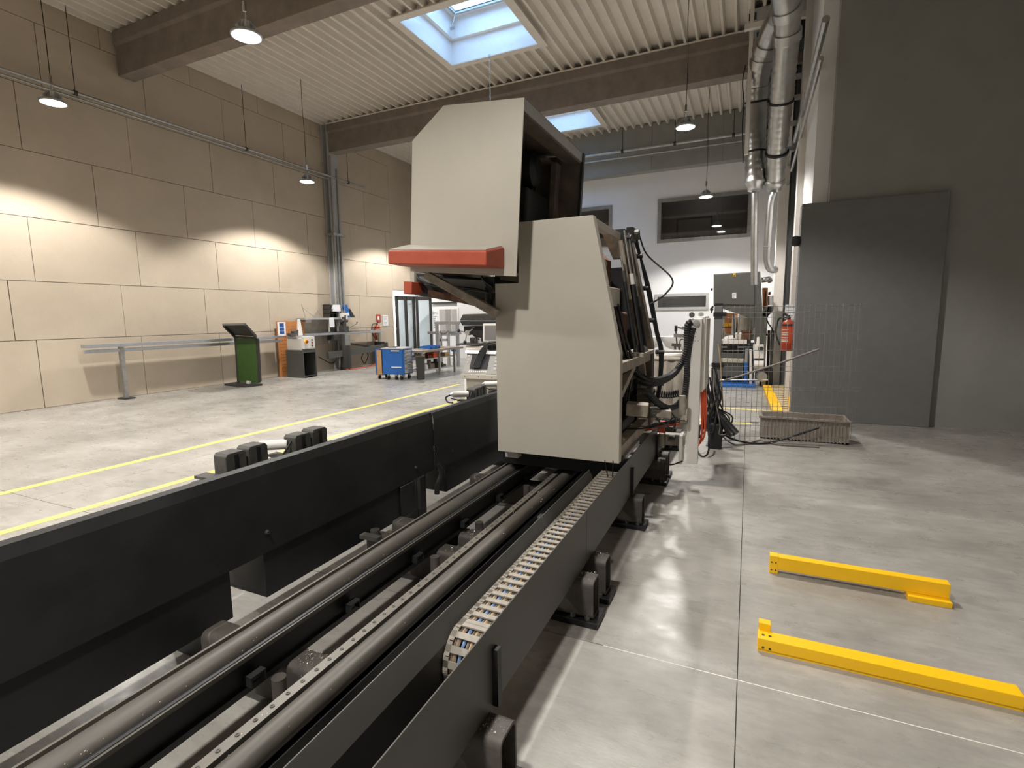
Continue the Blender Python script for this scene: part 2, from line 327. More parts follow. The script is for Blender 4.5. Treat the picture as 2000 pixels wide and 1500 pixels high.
MB().tube([(XL+.25, 0, 6.04), (XL+.25, 13.7, 6.04)], .025, 8).build('lower_run', 'galv', lp, smooth=True)
for y in (6.2, 10.0, 13.8): MB().tube([(XL+.3, y, 6.08), (XL+.3, y, ZC)], .008, 6).cyl((XL+.3, y-.03, 6.12), (XL+.3, y+.03, 6.12), .05).build('hanger', 'dark_paint', lp)
# folding black glass door in the far left corner
dl = thing('folding_door', 'black framed glass folding door standing open in the far left corner', 'door', (-12.2, 16.3, 0))
def leaf(p0, p1, split=False):
    p0, p1 = Vector((p0.x, p0.y, 0)), Vector((p1.x, p1.y, 0)); u = (p1-p0).normalized(); L_ = (p1-p0).length; z = 2.5
    fr = MB(); w_ = .1
    stiles = [w_/2, L_-w_/2]+([L_*.52] if split else [])
    for s_ in stiles: fr.bar(p0+u*s_, p0+u*s_+Vector((0, 0, z)), w_, .07, u.cross(Vector((0, 0, 1))))
    for zz in (.08, z-.07): fr.bar(p0+Vector((0, 0, zz)), p1+Vector((0, 0, zz)), .07, .15)
    fo = fr.build('door_leaf', 'dark_paint', dl)
    MB().bar(p0+u*.1+Vector((0, 0, z/2)), p1-u*.1+Vector((0, 0, z/2)), .01, z-.25).build('glass', 'pane_clear', fo)
    for zz in (.5, 1.2, 2.0): MB().cyl(p0+u*.02+Vector((0, -.05, zz)), p0+u*.02+Vector((0, -.05, zz+.1)), .018).build('hinge', 'chrome', fo)
al = thing('annex_lamp', 'flat ceiling lamp in the white room behind the folding door', 'lamp', (-14.6, 16.6, 3.2))
B(-15.1, -14.1, 16.3, 16.9, 3.23, 3.29).build('housing', 'white_paint', al); B(-15.05, -14.15, 16.35, 16.85, 3.215, 3.23).build('diffuser', 'led', al)
l_ = bpy.data.lights.new('annex_light', 'AREA'); l_.energy = 160; l_.size = .8; lo_ = bpy.data.objects.new('annex_light', l_); COL.objects.link(lo_); lo_.parent = al; lo_.location = (0, 0, .0)
leaf(Vector((-12.42, 16.34, 0)), ony(810, 600, 17.35), True); leaf(ony(812, 600, 17.3), ony(843, 600, 17.75))
# back-left white wall details: shuttered window, notice board, panel
x0, x1 = ony(858, 604, YB-.02).x, ony(893, 604, YB-.02).x; z0, z1 = ony(875, 650, YB).z, ony(875, 604, YB).z
w4 = struct(MB().box(x0-.06, x1+.06, YB-.04, YB-.01, z0-.06, z1+.06).build('window_4', 'white_paint'))
for i in range(3): B(x0+i*(x1-x0)/3+.015, x0+(i+1)*(x1-x0)/3-.015, YB-.055, YB-.04, z0, z1).build('pane', ('blind', 'grey_panel', 'blind')[i], w4)
x0, x1 = ony(845, 590, YB).x, ony(893, 590, YB).x; zt = ony(870, 590, YB).z
hd = struct(B(x0, x1, YB-.1, YB, zt-.06, zt).build('trim_6', 'dark_paint'))
x0, x1 = ony(845.5, 620, YB).x, ony(855, 620, YB).x; z0, z1 = ony(850, 650, YB).z, ony(850, 607, YB).z
nt = thing('notice_poster', 'white poster with printed heading and lines beside the shuttered window', 'poster', (x0, YB-.02, z0))
B(x0, x1, YB-.02, YB-.008, z0, z1).build('sheet', 'paper', nt)
def text(s_, loc, rot, size, mt, parent, name='lettering'):
    cu = bpy.data.curves.new(name, 'FONT'); cu.body = s_; cu.size = size; cu.extrude = .001; cu.align_x = 'CENTER'; cu.align_y = 'CENTER'
    o = bpy.data.objects.new(name, cu); COL.objects.link(o); bpy.context.view_layer.update()
    me = bpy.data.meshes.new_from_object(o.evaluated_get(bpy.context.evaluated_depsgraph_get())); bpy.data.objects.remove(o)
    o = bpy.data.objects.new(name, me); COL.objects.link(o); me.materials.clear(); me.materials.append(MATS[mt])
    o.parent = parent; o.location = Vector(loc)-Vector(ORG[parent.name]); o.rotation_euler = rot; return o
text('SVC', ((x0+x1)/2, YB-.024, z1-.1), (math.pi/2, 0, 0), .13, 'ink', nt)
for i in range(7): MB().box(x0+.03, x1-.03-(i % 3)*.04, YB-.024, YB-.02, z1-.25-i*.075, z1-.22-i*.075).build('text_line', 'grey_panel', nt)
# ================================================================== high-bay lamps
def lamp(x, y, z, label):
    t = thing('high_bay_lamp', label, 'lamp', (x, y, z), 'round high bay lamps')
    MB().lathe([(.02, .19), (.06, .18), (.075, .13), (.08, .07), (.15, .05), (.19, .022), (.19, .004), (.172, .0), (.168, .02), (.0, .024)], (x, y, z), n=28).build('housing', 'alu', t, smooth=True)
    MB().lathe([(.0, .018), (.166, .016), (.16, .002), (.0, -.006)], (x, y, z), n=24).build('diffuser', 'lamp_glow', t)
    for k in range(12):
        a = k*math.pi/6; MB().bar((x+.04*math.cos(a), y+.04*math.sin(a), z+.17), (x+.11*math.cos(a), y+.11*math.sin(a), z+.09), .006, .05).build('fin', 'alu', t)
    MB().tube([(x, y, z+.19), (x+.012, y, z+.25), (x, y, z+.3), (x-.012, y, z+.26)], .008, 6).box(x-.02, x+.02, y-.015, y+.015, z+.3, z+.42).build('hook', 'chrome', t)
    c = MB().tube(spline([(x, y, z+.4), (x+.01, y, z+1.2), (x-.012, y, z+1.9), (x, y, ZC)], 5), .007, 6).build('cord', 'rubber', t)
    l = bpy.data.lights.new('lamp_beam', 'SPOT'); l.energy = LAMP_W; l.spot_size = math.radians(128); l.spot_blend = .28; l.shadow_soft_size = .14; l.color = (1, .965, .92)
    lo = bpy.data.objects.new('lamp_beam', l); COL.objects.link(lo); lo.parent = t; lo.location = (0, 0, -.02)
    return t
lamp(-6.0, 5.05, 5.25, 'bright round high bay lamp under the near beam, largest lamp in view')
lamp(-10.6, 10.45, 5.2, 'round high bay lamp on a long cord before the beige panel wall')
lamp(-1.29, 11.1, 5.28, 'round high bay lamp hanging in front of the grey band on the back wall')
lamp(-1.22, 15.6, 4.85, 'small round high bay lamp hanging above the big office window')
for x in (-10.6, -6.0, -1.3):
    for y in (-5.5, -.2, 5.05, 10.45, 15.6):
        if (x, y) in ((-6.0, 10.45), (-6.0, 5.05), (-10.6, 10.45), (-6., 15.6)) or (x == -1.3 and y > 10) or (x == 3.2 and y > 9): continue
        lamp(x, y, 5.25, 'round high bay lamp of the %s column, %s row' % ({-10.6: 'left wall', -6.0: 'middle', -1.3: 'right'}[x], {-5.5: 'rearmost', -.2: 'overhead', 5.05: 'second', 10.45: 'third', 15.6: 'farthest'}[y]))
# ================================================================== machine bed: sleepers, rails, trough, guard
BY0, BY1 = -1.6, 8.0
bed = thing('machine_bed', 'long dark steel machine bed with two rails on rounded cross sleepers', 'machine bed', (-1.6, 3, 0))
def sleeper_mesh(y):
    w, z0, z1, r = .13, .035, .25, .032; t = .012
    def rr(w2, a, b, r_):
        P = []
        for cx, cz, a0 in ((w2-r_, b-r_, 0), (-w2+r_, b-r_, 90), (-w2+r_, a+r_, 180), (w2-r_, a+r_, 270)):
            for k in range(5): an = math.radians(a0+k*22.5); P.append((cx+r_*math.cos(an), cz+r_*math.sin(an)))
        return P
    o_, i_ = rr(w/2, z0, z1, r), rr(w/2-t, z0+t, z1-t, r-t); xa, xb = -2.2, -.69
    m_ = MB()
    m_.loft([[(xa, y+p, q) for p, q in i_], [(xa, y+p, q) for p, q in o_], [(xb, y+p, q) for p, q in o_], [(xb, y+p, q) for p, q in i_], [(xa, y+p, q) for p, q in i_]], cap=False)
    return m_
SL = [.06, .31, 1.43, 2.55, 2.81, 3.92, 5.06, 5.32, 6.45]
s0 = sleeper_mesh(SL[0]).build('sleeper', 'sleeper', bed, smooth=True)
for y in SL[1:]: piece(s0, (0, y-SL[0], 0), bed)
p0 = B(-.98, -.66, SL[0]-.085, SL[0]+.085, 0, .035).build('base_plate', 'black_steel', bed, .004)
p1 = B(-2.24, -1.98, SL[0]-.085, SL[0]+.085, 0, .035).build('base_plate', 'black_steel', bed, .004)
bo = MB().cyl((-.72, SL[0]-.06, .03), (-.72, SL[0]-.06, .05), .016, n=6).cyl((-.72, SL[0]-.06, .05), (-.72, SL[0]-.06, .1), .008).cyl((-.8, SL[0]-.06, .03), (-.8, SL[0]-.06, .06), .015, n=6)
bo = bo.build('level_bolt', 'cast', bed)
for y in SL[1:]: piece(p0, (0, y-SL[0], 0), bed); piece(p1, (0, y-SL[0], 0), bed); piece(bo, (0, y-SL[0], 0), bed)
# chips lying on the sleepers
ch = MB()
for k in range(420):
    y = random.choice((1.43, 1.43, 1.43, 2.55, 2.81))+random.uniform(-.045, .05); x = random.uniform(-1.65, -1.4) if random.random() < .75 else random.uniform(-.78, -.7)
    a = random.random()*3; s_ = random.uniform(.0015, .0035)
    ch.add([(x-s_*math.cos(a), y-s_*math.sin(a), .2515), (x+s_*math.cos(a), y+s_*math.sin(a), .2515), (x+s_*.4, y+s_, .255), ], [(0, 1, 2)])
for k in range(420):
    x = random.choice((-1.27, -1.33, -1.74, -1.24, -1.69, -.9)); x += random.uniform(-.03, .03); y = random.uniform(.6, 3.4); s_ = random.uniform(.0006, .0016); z = .424 if x > -1.4 and x < -1.2 or x < -1.6 else .53
    if z > .5: continue
    ch.add([(x-s_, y, z), (x+s_, y+s_*.3, z), (x, y+s_*1.5, z+.002)], [(0, 1, 2)])
stuff(ch.build('metal_chips', 'chips', bed))
def rail_set(xg, flatw, barw, beamL, beamR, left):
    # beam carrying a bolted flat strip, a dark groove and a rounded guide bar
    zb = .405
    d = MB().prism([(beamL, BY0, z) if 0 else (x, BY0, z) for x, z in ((beamL, .25), (beamR, .25), (beamR, .275), (beamR-.018, .275), (beamR-.018, .375), (beamR, .375), (beamR, zb), (beamL, zb), (beamL, .375), (beamL+.018, .375), (beamL+.018, .275), (beamL, .275))], (0, BY1-BY0, 0)).build('rail_beam', 'black_steel', bed)
    c = xg+.012+barw/2; r = barw/2
    pr = [(c-r, zb), (c-r, zb+.006), (c-r*.82, zb+.02), (c-r*.45, zb+.029), (c, zb+.032), (c+r*.5, zb+.028), (c+r*.85, zb+.016), (c+r, zb-.004), (c+r*.9, zb-.025), (c+r*.5, zb-.03)]
    MB().prism([(x, BY0, z) for x, z in pr], (0, BY1-BY0, 0)).build('guide_bar', 'machined', bed, smooth=True)
    MB().prism([(x, BY0, z) for x, z in ((xg-.012-flatw, zb), (xg-.012, zb), (xg-.012, zb+.012), (xg-.012-flatw, zb+.012))], (0, BY1-BY0, 0)).build('rail_strip', 'rail_strip', bed, .002)
    MB().prism([(x, BY0, z) for x, z in ((xg-.006, zb), (xg-.001, zb), (xg-.001, zb+.02), (xg-.006, zb+.02))], (0, BY1-BY0, 0)).build('rail_lip', 'rail_strip', bed)
    if left: return
    s = MB().lathe([(0, zb+.012), (.0075, zb+.012), (.0075, zb+.0145), (.004, zb+.0145), (.004, zb+.013), (0, zb+.013)], (xg-.012-flatw/2, .6, 0), n=10).build('screw', 'cast', bed)
    for k in range(1, 62): piece(s, (0, k*.0625, 0), bed)
rail_set(-1.312, .038, .085, -1.36, -1.225, False)
rail_set(-1.802, .013, .105, -1.828, -1.665, True)
MB().prism([(x, BY0, z) for x, z in ((-1.69, .385), (-1.655, .385), (-1.655, .402), (-1.69, .402))], (0, BY1-BY0, 0)).build('rail_flange', 'machined', bed)
cp = MB().box(-1.668, -1.65, -.02, .035, .292, .33).box(-1.652, -1.648, -.012, .027, .3, .322)
cp = MB(); y_ = 1.18
cp.box(-1.668, -1.63, y_, y_+.006, .285, .325).box(-1.668, -1.63, y_+.06, y_+.066, .285, .325).box(-1.668, -1.63, y_, y_+.066, .32, .326).box(-1.668, -1.66, y_, y_+.066, .285, .325)
cp = cp.build('clip', 'dark_steel', bed)
for k in range(1, 12): piece(cp, (0, k*.53, 0), bed)
st = MB().cyl((-1.62, 1.29, 0), (-1.62, 1.29, .26), .028).build('stud', 'sleeper', bed, smooth=True)
for y in (2.4, 2.95, 3.78): piece(st, (0, y-1.29, 0), bed)
# dark skirt beside the right rail and lower tie plates
B(-1.22, -1.21, BY0, BY1, .2, .36).build('inner_skirt', 'black_steel', bed)
gk = MB().box(-1.2, -1.15, 2.9, 2.96, .3, .34).box(-1.21, -1.12, 2.99, 3.05, .29, .35).cyl((-1.165, 2.84, .32), (-1.165, 2.9, .32), .012).build('limit_valve', 'alu', bed, .004)
# trough for the cable chain
TT = .565
def sheet(pr, y0, y1, t=.004):
    o2 = [(x+t, z) for x, z in reversed(pr)]
    return MB().prism([(x, y0, z) for x, z in pr+o2], (0, y1-y0, 0))
for a, b in ((BY0, .18), (.185, 2.68), (2.685, 5.2), (5.205, BY1)):
    sheet([(-.79, TT), (-.79, .25)], a, b, .005).build('trough_side', 'panel_grey', bed, .0015)
for a, b in ((BY0, .2), (.21, 2.5), (2.51, 3.44)):
    sheet([(-.99, TT), (-.955, .48), (-.955, .25)], a, b).build('trough_inner', 'panel_grey', bed, .001)
B(-.955, -.79, BY0, BY1, .252, .256).build('trough_floor', 'black_steel', bed)
hb = B(-.785, -.762, 1.5, 1.53, .255, .475).build('hanger_bar', 'black_steel', bed)
for y in (3.9, 5.1): piece(hb, (0, y-1.515, 0), bed)
# tall left guard with its lower channel
def gsheet(y0, y1, x, zt, zb): return MB().prism([(x_, y0, z) for x_, z in ((x-.06, zt-.004), (x-.06, zt), (x, zt), (x+.012, zt-.05), (x+.012, zb), (x+.006, zb), (x+.006, zt-.05), (x-.004, zt-.006))], (0, y1-y0, 0))
gsheet(BY0, 3.43, -2.3, .893, .42).build('guard_panel', 'dark_steel', bed)
gsheet(3.427, 6.2, -2.2895, .89, .41).build('guard_panel', 'dark_steel', bed)
for y, z in ((1.82, .53), (3.17, .51), (3.7, .51), (.6, .53)): MB().lathe([(0, 0), (.013, 0), (.013, .004), (.009, .006), (.009, .014), (.004, .014), (.004, .008), (0, .008)], (-2.288, y, z), (1, 0, 0), 12).build('screw', 'cast', bed)
def channel(y0, y1):
    m_ = MB().prism([(x, y0, z) for x, z in ((-2.3, .165), (-2.3, .42), (-2.62, .42), (-2.62, .395), (-2.32, .395), (-2.32, .185), (-2.62, .185), (-2.62, .165))], (0, y1-y0, 0)); m_.box(-2.61, -2.31, y0, y0+.012, .175, .41); return m_
channel(BY0, 1.6).build('lower_channel', 'black_steel', bed, .004); channel(1.8, 3.15).build('lower_channel', 'black_steel', bed, .004); channel(3.62, 6.2).build('lower_channel', 'black_steel', bed, .004)
B(-2.3, -2.287, 2.98, 3.15, .19, .41).build('cover_plate', 'dark_steel', bed, .003)
B(-2.61, -2.33, 1.6, 1.79, .395, .42).build('joint_plate', 'black_steel', bed)
for y in (1.52, .06, 3.32, 5.06): B(-2.6, -2.34, y-.06, y+.06, 0, .42).build('guard_post', 'black_steel', bed, .006)
B(-2.3, -2.27, 3.2, 3.27, .16, .42).build('cover_flap', 'dark_steel', bed, .004)
MB().tube(spline([(-2.28, 3.46, .46), (-2.26, 3.49, .37), (-2.29, 3.47, .27), (-2.3, 3.47, .2)]), .023, 8).build('hose', 'dark_steel', bed, smooth=True)
MB().box(-2.6, -1.9, BY0, BY1, .30, .31).build('drip_tray', 'black_steel', bed) if 0 else None
MB().cyl((-2.14, 2.5, .26), (-2.14, 2.5, .3), .03).box(-2.2, -2.06, 2.42, 2.47, .26, .285).build('jack_bolt', 'cast', bed)
# ------------------------------------------------------------------ cable chain
cc = thing('cable_chain', 'grey plastic cable drag chain curling over at its near end in the trough', 'cable chain', (-.88, 1.5, .26))
CXL, CXR, ZT, R_ = -.948, -.806, .512, .118; PCH = .0555
path = []; y = 3.62
while y > 1.56: path.append((y, ZT, 0.)); y -= PCH
na = 7
for k in range(0, na+1):
    a = math.pi*k/na; path.append((1.545-R_*math.sin(a), ZT-R_+R_*math.cos(a), a))
y = 1.545+PCH
while y < 2.3: path.append((y, ZT-2*R_, math.pi)); y += PCH
def link_mb():
    m_ = MB(); h = .034; L2 = PCH*.58   # local: y along (toward -Y is +L), z up, top at z=0
    for x in (CXL, CXR-.008):
        m_.box(x, x+.008, -L2, L2*.55, -h, -.002)
        m_.box(x-.003 if x == CXL else x+.008, x if x == CXL else x+.011, -L2*.3, L2*.5, -h*.8, -.004)
    for z0, z1 in ((-.006, 0), (-h, -h+.005)):
        m_.box(CXL, CXR, -.011, .0135, z0, z1)
        m_.box(CXL, CXL+.022, -.024, .025, z0, z1); m_.box(CXR-.022, CXR, -.024, .025, z0, z1)
    return m_
lm = link_mb(); src = None
for y, z, a in path:
    if src is None:
        me_v = [v.copy() for v in lm.v]; lm.v = [v+Vector(ORG[cc.name]) for v in lm.v]; src = lm.build('link', 'chain', cc); o = src
    else: o = src.copy(); COL.objects.link(o); o.parent = cc
    o.location = Vector((0, y, z))-Vector((0, ORG[cc.name][1], ORG[cc.name][2])); o.rotation_euler = (-a if 0 else a, 0, 0)
    o.location = Vector((-ORG[cc.name][0], y-ORG[cc.name][1], z-ORG[cc.name][2])); 
for i, (x, r, c) in enumerate(((-.928, .0085, 'cable_beige'), (-.91, .0095, 'cable_beige'), (-.89, .0075, 'cable_blue'), (-.875, .006, 'cable_grey'), (-.862, .007, 'cable_sand'), (-.85, .004, 'cable_grey'), (-.841, .004, 'cable_beige'), (-.832, .004, 'cable_grey'), (-.823, .004, 'cable_grey'))):
    MB().tube([(x+.002*math.sin(y*7+i), y+math.sin(a)*.016, z-.016*math.cos(a)) for y, z, a in path], r, 7).build('cable', c, cc, smooth=True)
for dx in (-.87, -.835): MB().tube([(dx, 3.5, .51), (dx+(.012 if dx > -.85 else -.012), 3.46, .64)], .004, 6).build('cable_tie', 'rubber', cc)
# ------------------------------------------------------------------ workpiece clamps outside the guard
def clamp(y, x, z, label, cyl_, back=False):
    t = thing('workpiece_clamp', label, 'clamp', (x, y, .72), 'clamps along the guard')
    B(x-.1, x+.12, y-.14, y+.22, z-.3, z-.14).build('clamp_base', 'black_steel', t, .006)
    for k, (dy, h) in enumerate(((-.068, 0), (.072, .008))):
        w = .125; j = MB().prism([(x-.05, y+dy-w/2, z-.18), (x-.05, y+dy+w/2, z-.18), (x-.05, y+dy+w/2, z-.015+h), (x-.05, y+dy+w/2-.015, z+h), (x-.05, y+dy-w/2+.015, z+h), (x-.05, y+dy-w/2, z-.015+h)], (.1, 0, 0))
        jo = j.build('jaw', 'cast', t, .004)
        B(x+.048, x+.053, y+dy-.012, y+dy+.012, z-.09, z-.012+h).build('slot', 'black_steel', jo)
        for q in (.105, .135): MB().lathe([(0, 0), (.011, 0), (.011, .006), (0, .006)], (x+.05, y+dy, z-q), (1, 0, 0), 8).build('bolt', 'alu', jo)
        if k: B(x+.05, x+.1, y+dy-w/2+.01, y+dy+w/2+.03, z-.18, z-.09).build('step_block', 'cast', t, .004)
    for q in (0, 1): B(x-.12, x+.02, y-.2-.02*q, y-.13, z-.13-.03*q, z-.115-.03*q).build('shim_plate', 'cast', t)
    if cyl_:
        c0 = Vector((x-.03, y-.12, z-.06)); c1 = c0+Vector((-.13, -.1, .0))
        co = MB().cyl(c0, c1, .031, n=18).build('cylinder', 'white_paint', t, .003, True)
        MB().cyl(c1, c1+(c1-c0).normalized()*.025, .026, .012).build('end_cap', 'alu', co)
        MB().tube(spline([c1, c1+Vector((-.04, -.06, -.02)), c1+Vector((.0, -.1, -.06)), (x-.05, y-.4, z-.11)]), .008, 6).build('hose', 'rubber', co)
        MB().tube(spline([c0+Vector((.04, -.0, .03)), c0+Vector((.05, -.06, -.02)), c0+Vector((.02, -.1, -.06)), c1+Vector((-.02, 0, -.04))]), .006, 6).build('hose', 'rubber', co)
    return t
XC = -2.56
clamp(onx(465, 890, XC).y+.02, XC, .94, 'dark steel clamp block pair nearest the camera at the edge of the guard', False)
clamp(onx(598, 860, XC).y, XC, .94, 'dark steel clamp with white air cylinder midway along the guard', True)
clamp(onx(931, 770, XC).y, XC, .93, 'dark steel clamp with white cylinder before the control console', True)
clamp(onx(931, 770, XC).y+.7, XC, .95, 'farthest dark clamp with white cylinder, partly behind the cream machine housing', True)
tag(MB().box(XC-.16, XC-.02, BY0, 7.5, .59, .64).bar((XC-.12, BY0, .52), (XC-.12, 7.5, .52), .05, .14).build('clamp_rail', 'black_steel'), 'dark steel rail behind the guard that carries the clamps', 'rail')
# ================================================================== the saw carriage
mc = thing('saw_machine', 'large cream tube saw carriage with tilted tall hood and orange bumper on the rails', 'machine', (-1.3, 3.6, .4))
YM, YR = 3.55, 4.85
fp = [(-1.765, .598), (-.802, .598), (-.802, 1.385), (-1.005, 2.337), (-1.57, 2.337), (-1.57, 1.9), (-1.765, 1.9)]
MB().prism([(x, YM, z) for x, z in fp], (0, .012, 0)).build('front_panel', 'cream', mc, .003)
# folded flange of the front panel along its right and top edge
fl_ = [fp[1], fp[2], fp[3], fp[4]]
ins = [(-.812, .598), (-.812, 1.383), (-1.012, 2.327), (-1.57, 2.327)]
m_ = MB()
for i in range(3): m_.hexa([(fl_[i][0], YM+.01, fl_[i][1]), (fl_[i+1][0], YM+.01, fl_[i+1][1]), (ins[i+1][0], YM+.01, ins[i+1][1]), (ins[i][0], YM+.01, ins[i][1])], [(fl_[i][0], YM+.075, fl_[i][1]), (fl_[i+1][0], YM+.075, fl_[i+1][1]), (ins[i+1][0], YM+.075, ins[i+1][1]), (ins[i][0], YM+.075, ins[i][1])])
m_.build('front_flange', 'cream', mc)
B(-1.765, -1.755, YM+.012, YR, .62, 1.9).build('left_panel', 'cream', mc)
B(-1.765, -1.57, YM+.012, YM+.3, 1.88, 1.9).build('shoulder_panel', 'cream', mc)
# rear frame: a slanting post like the front edge, bars, cross members
def post(y0, y1, d, name, mt):
    a = [(-.80-.0, .6), (-.80, 1.36), (-1.02, 2.37)]; b = [(-.80-d, .6), (-.80-d, 1.34), (-1.02-d, 2.37)]
    m = MB()
    for i in range(2): m.hexa([(a[i][0], y0, a[i][1]), (a[i+1][0], y0, a[i+1][1]), (b[i+1][0], y0, b[i+1][1]), (b[i][0], y0, b[i][1])], [(a[i][0], y1, a[i][1]), (a[i+1][0], y1, a[i+1][1]), (b[i+1][0], y1, b[i+1][1]), (b[i][0], y1, b[i][1])])
    return m.build(name, mt, mc, .003)
post(YR, YR+.12, .13, 'rear_post', 'brown_frame'); MB().prism([(x_, YR+.09, z_) for x_, z_ in ((-1.32, .6), (-.85, .6), (-.87, 1.36), (-1.08, 2.1), (-1.32, 2.1))], (0, .01, 0)).build('dark_backing', 'black_steel', mc)  # black slanted sheet added behind the post to darken the carriage inside
B(-1.765, -1.02, YR, YR+.1, 2.3, 2.37).build('rear_top_bar', 'brown_frame', mc)
B(-1.765, -.93, YR+.1, YR+.115, .6, 1.4).build('dark_backing', 'brown_frame', mc); B(-1.765, -1.12, YR+.1, YR+.115, 1.4, 2.1).build('dark_backing', 'black_steel', mc)  # brown and black sheets close the back so the inside reads as shade
B(-1.765, -1.0, YR-.02, YR+.1, .6, .72).build('rear_bar', 'cream_dirty', mc)
MB().bar((-1.04, YM+.05, 2.305), (-1.04, 4.42, 2.305), .06, .055).build('top_bar', 'cream', mc, .003)
MB().prism([(-1.07, 4.05, 2.28), (-1.07, 4.42, 2.28), (-1.07, 4.42, 2.12)], (.06, 0, 0)).build('gusset', 'cream_dirty', mc)
MB().box(-1.1, -.98, 4.42, 4.62, 2.27, 2.37).cyl((-1.0, 4.52, 2.3), (-.94, 4.52, 2.3), .03).build('cylinder_bracket', 'black_steel', mc, .004)
MB().cyl((-1.0, 4.75, 2.36), (-.92, 4.75, 2.36), .045).box(-1.02, -.96, 4.68, 4.8, 2.3, 2.42).build('pivot_eye', 'cast', mc)
# cream mid bar on which the cylinders stand
MB().bar((-.85, YM+.05, 1.27), (-.85, YR, 1.27), .07, .075).build('mid_bar', 'cream_dirty', mc, .003)
MB().prism([(-.98, 4.3, 1.305), (-.78, 4.3, 1.305), (-.78, 4.85, 1.305), (-.98, 4.85, 1.305)], (0, 0, .03)).build('foot_plate', 'cream_dirty', mc)
MB().bar((-.85, YM+.08, 1.03), (-.85, 4.2, 1.24), .05, .05).build('brace', 'cream_dirty', mc); MB().bar((-.85, 4.75, 1.0), (-.85, 4.6, 1.24), .05, .05).build('brace', 'cream_dirty', mc)
# hydraulic cylinders, side by side, leaning like the frame
def hyd(a, b, r, name='hydraulic_cylinder', f=.55):
    a, b = Vector(a), Vector(b); mid = a.lerp(b, f)
    c = MB().cyl(a, mid, r, n=12).build(name, 'rubber', mc, smooth=True)
    MB().cyl(mid, b, r*.6, n=10).build('piston_rod', 'galv', c, smooth=True)
    MB().cyl(mid-(b-a).normalized()*.06, mid+(b-a).normalized()*.03, r*1.18, n=12).build('gland', 'pale' if f > .6 and f < .7 else 'cast', c, smooth=True)
hyd(ony(1255, 690, 4.4), ony(1219, 450, 4.4), .02, f=.62); hyd(ony(1262, 690, 4.55), ony(1227, 455, 4.5), .018, f=.45); hyd(ony(1240, 680, 4.2), ony(1213, 500, 4.2), .014, f=.8)
MB().cyl((-.84, 4.42, 1.35), (-.84, 4.56, 1.35), .05).build('ball_joint', 'machined', mc, smooth=True)
MB().tube([ony(1212, 470, 4.3), ony(1229, 585, 4.3)], .02, 8).build('support_tube', 'cream_dirty', mc, smooth=True)
# inside: core column, rusty block, cream valve box, dark machinery
B(-1.72, -1.2, 4.0, 4.75, .62, 2.1).build('core_column', 'black_steel', mc, .01)
MB().prism([(-1.28, 3.95, 1.95), (-1.12, 3.95, 1.9), (-1.12, 3.95, 2.12), (-1.2, 3.95, 2.2), (-1.28, 3.95, 2.15)], (0, .6, 0)).build('chip_guard', 'rust', mc)
MB().prism([(-1.3, 3.9, 1.82), (-1.1, 3.9, 1.88), (-1.06, 3.9, 2.06), (-1.1, 3.9, 2.14), (-1.2, 3.9, 1.98)], (.02, .2, 0)).build('dusty_cover', 'cream_dirty', mc, .004)
B(-1.1, -.94, 3.78, 4.12, 1.72, 1.86).build('valve_box', 'cream', mc, .006)
B(-1.25, -1.0, 3.95, 4.7, 1.4, 1.68).build('motor_block', 'rust', mc, .02); B(-1.3, -.95, 3.8, 4.8, .95, 1.2).build('pump_block', 'black_steel', mc, .02)
B(-1.3, -1.24, YM+.1, 4.8, .62, 2.2).build('dark_partition', 'dark_steel', mc)  # dark sheet put in to stand for the shade of the enclosed inside
for k in range(7): MB().tube(spline([(-1.06+.02*k, 3.8+.04*k, 1.74), (-1.0+.02*k, 3.8+.04*k, 1.5), (-.97+.022*k, 3.85+.05*k, 1.25), (-.95+.01*k, 4.0+.04*k, .95)]), .011, 6).build('hose', 'hose', mc, smooth=True)
MB().tube(spline([(-.93, 4.8, 2.36), (-.88, 4.95, 2.2), (-.66, 4.98, 1.98), (-.7, 4.95, 1.85), (-.84, 4.95, 1.75)]), .008, 6).build('loop_cable', 'rubber', mc, smooth=True)
for k in range(3): MB().tube(spline([(-.99-.012*k, 4.99, 2.36), (-.9+.012*k, 5.0, 1.95), (-.8+.01*k, 5.0, 1.5), (-.755+.012*k, 5., 1.3), (-.76+.008*k, 5, .95), (-.79, 5, .75)]), .012, 6).build('cable', 'rubber', mc, smooth=True)
for z in (2.2, 1.9, 1.6, 1.3, 1.0): x = -.985+(2.2-z)*.21 if z > 1.35 else -.765; MB().cyl((x-.03, 5.0, z), (x+.05, 5.0, z), .022).build('cable_tie', 'rubber', mc)
# chassis below
MB().bar((-.87, YM+.02, .64), (-.87, 5.3, .64), .09, .085).build('chassis_beam', 'cream_dirty', mc, .004); MB().bar((-1.7, YM+.02, .64), (-1.7, 5.2, .64), .09, .085).build('chassis_beam', 'cream_dirty', mc, .004)
MB().box(-1.75, -.81, YM+.15, YM+.2, .46, .6).build('scraper_plate', 'black_steel', mc); MB().box(-.86, -.8, YM+.22, 4.3, .575, .6).build('slide_plate', 'light_grey', mc)
for x in (-1.27, -1.74): MB().box(x-.09, x+.09, 3.75, 4.05, .44, .6).build('rail_carriage', 'black_steel', mc, .01); 
for x in (-1.27, -1.74): MB().box(x-.09, x+.09, 4.7, 5.0, .44, .6).build('rail_carriage', 'black_steel', mc, .01)
MB().box(-1.73, -1.62, YM+.06, YM+.14, .535, .6).build('rail_wiper', 'white_paint', mc, .006)
B(-1.62, -.95, 3.8, 5.0, .5, .59).build('carriage_plate', 'black_steel', mc)
